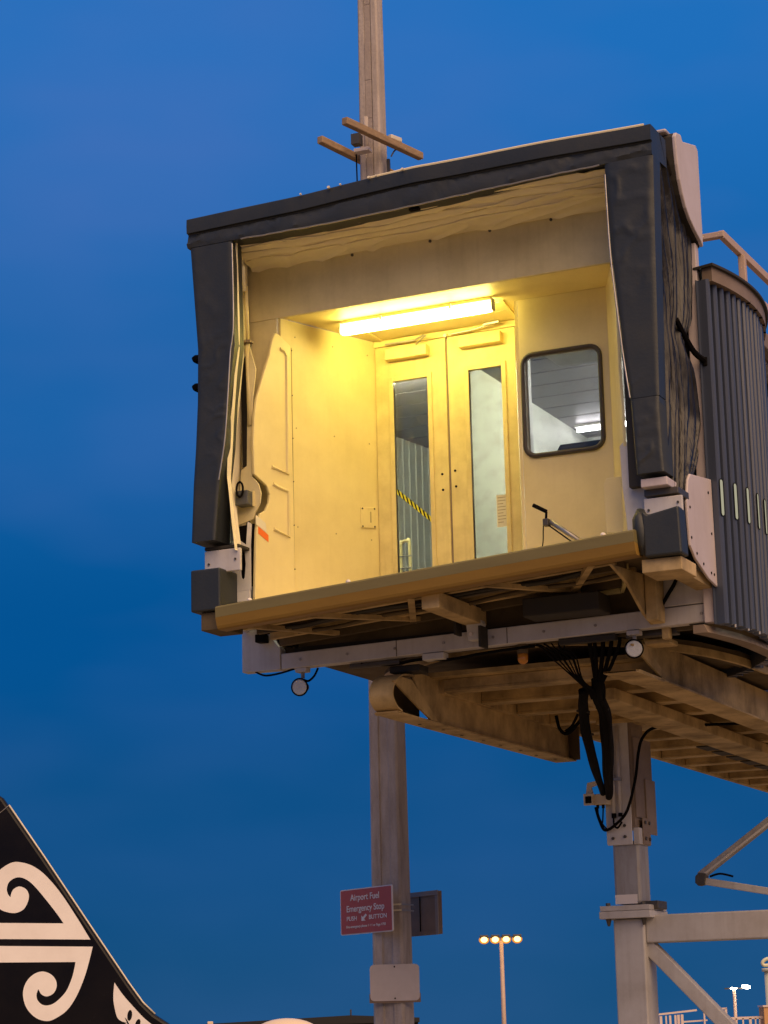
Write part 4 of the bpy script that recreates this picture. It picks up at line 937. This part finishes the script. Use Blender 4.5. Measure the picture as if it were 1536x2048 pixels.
# fuel stop sign
be = R(57)
SG = empty('fuel_stop_sign', (-.262, 22.02, 2.762), -be, 'maroon fuel emergency stop sign with white lettering, strapped to the concrete pole', 'sign')
wS, hS = .93, .432
add('panel', pr([(x, 0, z) for x, z in rrect(-wS / 2, wS / 2, -hS / 2, hS / 2, .02)], (0, .01, 0)), 'signwhite', SG)
add('face', pr([(x, -.004, z) for x, z in rrect(-wS / 2 + .016, wS / 2 - .016, -hS / 2 + .010, hS / 2 - .010, .012)], (0, .003, 0)), 'red', SG)
add('backing_box', bx(-wS / 2 + .03, .2, .012, .16, -hS / 2 + .02, hS / 2 - .02), 'cabinet', SG)
def text(s, x, z, size, sx, parent, m='signwhite', y=-.0065):
    cu = bpy.data.curves.new('lettering', 'FONT'); cu.body = s; cu.size = size; cu.align_x = 'CENTER'; cu.align_y = 'CENTER'; cu.extrude = .001; cu.offset = size * .012
    o = bpy.data.objects.new('lettering', cu); COL.objects.link(o); o.parent = parent; o.location = (x, y, z); o.rotation_euler = (R(90), 0, 0); o.scale = (sx, 1, 1)
    me = bpy.data.meshes.new_from_object(o); bpy.data.objects.remove(o); bpy.data.curves.remove(cu)
    o = bpy.data.objects.new('lettering', me); COL.objects.link(o); o.parent = parent; o.location = (x, y, z); o.rotation_euler = (R(90), 0, 0); o.scale = (sx, 1, 1)
    me.materials.clear(); me.materials.append(M[m]); return o
text('Airport Fuel', -.01, .130, .085, 1.22, SG); text('Emergency Stop', -.005, .025, .085, 1.22, SG)
text('PUSH', -.25, -.067, .058, 1.35, SG); text('BUTTON', .215, -.067, .058, 1.35, SG)
text('Fire emergency phone 1 1 1 or Page 1755', -.0, -.143, .034, 1.22, SG)
ar = BM(); prism(ar, [(-.075, -.0075, -.095), (-.075, -.0075, -.045), (-.052, -.0075, -.062), (.0, -.0075, -.030), (.022, -.0075, -.045), (-.030, -.0075, -.078), (-.005, -.0075, -.095)], (0, .002, 0))
add('arrow', ar, 'signwhite', SG)

CBX = empty('control_cabinet', (.245, 22.42, 2.735), -be, 'dark brown metal cabinet fixed behind the right side of the concrete pole', 'cabinet')
add('body', bx(-.34, .34, 0, .045, -.205, .205), 'cabinet', CBX, bevel=.006)
add('rim', bx(-.34, .345, -.012, -.001, .165, .21), 'cabinet_rim', CBX); add('rim', bx(.30, .345, -.012, -.001, -.21, .164), 'cabinet_rim', CBX); add('rim', bx(-.34, .299, -.012, -.001, -.21, -.17), 'cabinet', CBX)
add('inner_strip', bx(.02, .03, -.006, -.001, -.169, .164), 'black', CBX)

BS = empty('blank_sign', (-.005, 21.80, 2.078), R(0), 'blank pale sign plate with rounded corners low on the concrete pole', 'sign')
add('plate', pr([(x, 0, z) for x, z in rrect(-.232, .232, -.168, .168, .04)], (0, .006, 0)), 'plate', BS)
for z in (.145, -.145): add('bolt', dsc((.0, -.001, z), (0, -1, 0), .008, .004, 8), 'black', BS)
add('mount', bx(-.24, .24, .007, .02, -.185, -.10), 'cabinet', BS)

# ------------------------------------------------------------------ aircraft tail
AY = 80.0
AP = empty('airplane', (0, AY, 0), 0, 'black airliner tail fin with white koru spirals at the edge of the photo', 'airplane')
K = AY / 4555.0 / 3.84 * 1.005
ox, oz = -13.70, 10.545
def ap(px, pz, y=0.): return Vector((ox + px * K, y, oz - pz * K))
fin = [(-900, 60), (-400, 95), (0, 128), (30, 148), (70, 205), (350, 610), (700, 1130), (985, 1550), (1090, 1695), (1180, 1782), (1300, 1862), (1420, 1900), (1420, 2050), (-1200, 2050)]
bm = BM(); prism(bm, [ap(x, z, -.22) for x, z in fin], (0, .44, 0)); add('fin', bm, 'finblack', AP, bevel=.12, seg=3)
lead = [(70, 205), (350, 612), (700, 1132), (985, 1552), (1090, 1697), (1180, 1784)]
add('leading_edge', tb([ap(x + 4, z - 2, -.12) for x, z in lead], .032, 8), 'finedge', AP, smooth=True)  # gold floodlight glint on the edge is put into its colour
add('tip_cap', tb([ap(-60, 205, -.235), ap(12, 262, -.235), ap(78, 208, -.235)], .018, 6), 'steel', AP)
KU = [(702, 1225), (600, 1060), (480, 880), (380, 760), (300, 690), (220, 650), (130, 635), (60, 660), (0, 710), (-35, 790), (-45, 860), (-30, 925), (5, 970), (50, 1000), (130, 1016), (195, 992), (230, 935), (236, 880), (212, 838), (165, 819), (125, 835), (105, 865), (98, 898),
      (78, 872), (70, 830), (90, 780), (150, 750), (220, 770), (290, 832), (380, 940), (450, 1030), (500, 1101), (0, 1086), (-250, 1080), (-250, 1199), (0, 1205)]
KL = [(720, 1278), (695, 1380), (660, 1500), (600, 1640), (530, 1740), (445, 1797), (380, 1815), (300, 1790), (232, 1722), (203, 1640), (206, 1570), (237, 1508), (290, 1465), (350, 1452), (410, 1475), (446, 1520), (451, 1570), (427, 1615), (380, 1635), (340, 1620), (315, 1580),
      (302, 1620), (310, 1660), (345, 1694), (395, 1700), (450, 1675), (520, 1605), (560, 1520), (580, 1450), (592, 1388), (0, 1378), (-250, 1376), (-250, 1252), (0, 1256)]
def csm(pts, corners, n=4):
    """closed outline, smoothed except at the named corner indices"""
    N_ = len(pts); o = []
    for i in range(N_):
        p0, p1, p2, p3 = [Vector(pts[(i + k) % N_]) for k in (-1, 0, 1, 2)]
        if i in corners: p0 = p1 - (p2 - p1)
        if (i + 1) % N_ in corners: p3 = p2 + (p2 - p1)
        for k in range(n):
            t = k / n; o.append(.5 * ((2 * p1) + (p2 - p0) * t + (2 * p0 - 5 * p1 + 4 * p2 - p3) * t * t + (3 * p1 - p0 - 3 * p2 + p3) * t ** 3))
    return o
def decal(name, pts, m, y):
    bm = BM(); v = [bm.verts.new(ap(p[0], p[1], y)) for p in pts]
    ed = [bm.edges.new((v[i], v[(i + 1) % len(v)])) for i in range(len(v))]
    bmesh.ops.triangle_fill(bm, edges=ed, use_beauty=True)
    return add(name, bm, m, AP)
decal('koru_spiral', csm(KU, {0, 22, 31, 32, 33, 34, 35}), 'finwhite', -.226)
decal('koru_spiral', csm(KL, {0, 20, 29, 30, 31, 32, 33}), 'finwhite', -.226)
FERN = [(883, 1545), (950, 1640), (1030, 1730), (1100, 1805), (1180, 1870), (1260, 1930), (1300, 1990), (920, 1990), (905, 1905), (935, 1870), (978, 1842), (935, 1828), (905, 1800), (885, 1730), (875, 1650)]
decal('fern_print', csm(FERN, {0, 6, 7, 10}), 'finwhite', -.226)
def leafpts(cx, cy, a, b, ang): return [(cx + a * math.cos(t) * math.cos(ang) - b * math.sin(t) * math.sin(ang), cy + a * math.cos(t) * math.sin(ang) + b * math.sin(t) * math.cos(ang)) for t in [2 * math.pi * k / 14 for k in range(14)]]
decal('fern_leaf', leafpts(998, 1787, 40, 18, 1.7), 'finblack', -.232); decal('fern_leaf', leafpts(1058, 1850, 36, 18, 1.9), 'finblack', -.232)
decal('fern_leaf', [(960, 1800), (975, 1815), (1040, 1930), (1020, 1940)], 'finblack', -.230)
# fuselage below the fin, running right
bm = BM(); rings = []
for x, r_, zc in ((-26, 1.2, -.2), (-18, 2.0, -.9), (-10, 2.6, -1.35), (-4, 2.85, -1.35), (30, 2.9, -1.35), (44, 2.6, -1.5), (50, 1.4, -1.9), (52, .3, -2.1)):
    rings.append([bm.verts.new((x, math.cos(t) * r_, zc + math.sin(t) * r_)) for t in [2 * math.pi * k / 28 for k in range(28)]])
for a, b in zip(rings, rings[1:]):
    for k in range(28): bm.faces.new((a[k], a[(k + 1) % 28], b[(k + 1) % 28], b[k]))
bm.faces.new(rings[0]); bm.faces.new(rings[-1][::-1]); add('fuselage', bm, 'finblack', AP, smooth=True)
bm = BM(); bmesh.ops.create_uvsphere(bm, u_segments=32, v_segments=16, radius=1, matrix=Matrix.Translation((-3.77, 0, 1.45)) @ Matrix.Diagonal((1.25, .7, .66, 1))); add('radome', bm, 'radome', AP, smooth=True)
add('antenna', bx(-6.47, -6.28, -.05, .05, 1.3, 2.06), 'radome', AP, bevel=.02)
for x in (-1, 22):
    add('landing_gear', tb([(x, 0, -4), (x, 0, -6.1)], .35, 12), 'black', AP)

# ------------------------------------------------------------------ lights, buildings, platform beyond
FM = empty('floodlight_mast', (9.23, 200, gz(200)), 0, 'tall floodlight mast with a row of four glowing orange lamps', 'light mast')
zt = 8.9 - gz(200)
add('pole', tb([(0, 0, 0), (0, 0, zt)], [.24, .17], 12), 'railroof', FM, smooth=True)
add('crossbar', bx(-1.7, 1.7, -.1, .1, zt + .25, zt + .34), 'darksteel', FM)
for x in (-1.48, -.52, .42, 1.38):
    h_ = add('floodlight', bx(x - .36, x + .36, -.3, .3, zt + .22, zt + .50), 'darksteel', FM, bevel=.03)
    bm = BM(); bmesh.ops.create_uvsphere(bm, u_segments=14, v_segments=8, radius=1, matrix=Matrix.Translation((x, -.25, zt + .10)) @ Matrix.Diagonal((.30, .3, .24, 1))); add('bulb', bm, 'sodium', h_, smooth=True)
    bm = BM(); bmesh.ops.create_uvsphere(bm, u_segments=14, v_segments=8, radius=1, matrix=Matrix.Translation((x, .1, zt + .10)) @ Matrix.Diagonal((.46, .2, .36, 1))); add('lamp_halo', bm, 'sodiumhalo', h_, smooth=True)  # larger orange emissive shell behind the bulb, put in as its halo
SM = empty('street_lamp', (23.26, 160, gz(160)), 0, 'thin lamp post with one bright white lamp over the railing', 'street lamp')
zt = 3.80 - gz(160)
add('pole', tb([(0, 0, 0), (0, 0, zt)], [.16, .11], 10), 'railroof', SM, smooth=True)
add('crossarm', bx(-.65, .75, -.06, .06, zt, zt + .09), 'darksteel', SM)
for x in (-.20, -.05, .12):
    add('small_bulb', bx(x - .05, x + .05, -.1, .0, zt + .0, zt + .10), 'ledlamp', SM)
bm = BM(); bmesh.ops.create_uvsphere(bm, u_segments=14, v_segments=8, radius=1, matrix=Matrix.Translation((.82, -.1, zt + .14)) @ Matrix.Rotation(.2, 4, 'Y') @ Matrix.Diagonal((.30, .25, .13, 1))); add('lamp_head', bm, 'ledlamp', SM, smooth=True)

TB = empty('terminal_building', (-6, 160, gz(160)), 0, 'low dark building roof on the horizon beside the concrete pole', 'building')
z0 = gz(160)
add('wall', bx(-14, 7.5, 0, 20, 0, 2.1 - z0), 'buildingdark', TB)
add('roof', pr([(-14, -.5, 2.1 - z0), (-5.5, -.5, 2.36 - z0), (2.9, -.5, 2.66 - z0), (7.6, -.5, 2.4 - z0), (7.6, -.5, 2.1 - z0)], (0, 21, 0)), 'buildingdark', TB)
add('roof_mast', tb([(2.9, 0, 2.6 - z0), (2.9, 0, 3.05 - z0)], .06, 6), 'darksteel', TB)

RL = empty('platform_railing', (6.0, 45, gz(45)), 0, 'pale pink metal platform railing far behind the steel leg', 'railing')
zb = -gz(45)
def rr(name, bm, m='railwhite', **k): return add(name, bm, m, RL, **k)
rr('platform_deck', bx(-1.2, 1.6, .1, 1.2, zb + 1.0, zb + 1.35), 'railwhite')
for x in (-.9, .3, 1.4): rr('platform_leg', bx(x - .06, x + .06, .4, .52, 0, zb + 1.0))
rr('rail', bmbeam((-1.05, 0, zb + 1.80), (-.2, 0, zb + 1.875), .035, .035)); rr('rail', bmbeam((.0, 0, zb + 1.89), (.38, 0, zb + 1.895), .04, .03))
rr('rail', bmbeam((-.46, .05, zb + 1.66), (.0, .05, zb + 1.68), .035, .03)); rr('rail', bmbeam((.38, 0, zb + 1.70), (1.10, 0, zb + 1.71), .04, .05))
for x, w in ((-.98, .025), (-.90, .05), (-.80, .03), (-.72, .04), (-.62, .04), (-.56, .05), (-.49, .05), (-.06, .03), (.22, .03), (.36, .045), (.42, .03), (.55, .03), (.68, .03), (.82, .05), (.92, .03), (1.0, .03)):
    zt = 1.70 if x > .4 else 1.83 + .06 * min(0, x); zt = 1.89 if .1 < x < .4 else zt
    rr('baluster', bx(x - w / 2, x + w / 2, -.02, .02, zb + 1.35, zb + zt))

VP = empty('vent_pipe', (7.36, 45.3, gz(45)), 0, 'pale yellow vertical pipe with a bent cap above the orange crate', 'pipe')
add('pipe', tb([(0, 0, 0), (0, 0, zb + 2.62)], .17, 16), 'pipe', VP, smooth=True)
add('collar', tb([(0, 0, zb + 2.58), (0, 0, zb + 2.64)], .215, 16), 'pipe', VP, smooth=True)
add('cap', tb(smoothpath([(-.02, 0, zb + 2.64), (-.02, 0, zb + 2.72), (-.09, 0, zb + 2.70), (-.17, 0, zb + 2.70), (-.19, 0, zb + 2.76), (-.10, 0, zb + 2.82), (.1, 0, zb + 2.84)], 4), .035, 8), 'pipe', VP, smooth=True)
OC = empty('orange_crate', (7.28, 44.8, gz(45)), 0, 'orange box on the platform at the foot of the pale pipe', 'crate')
add('crate_body', bx(-.22, .4, 0, .6, 0, zb + 1.9), 'orange', OC, bevel=.01)
add('crate_lid', bx(-.235, .42, -.02, .62, zb + 1.901, zb + 1.935), 'railwhite', OC)
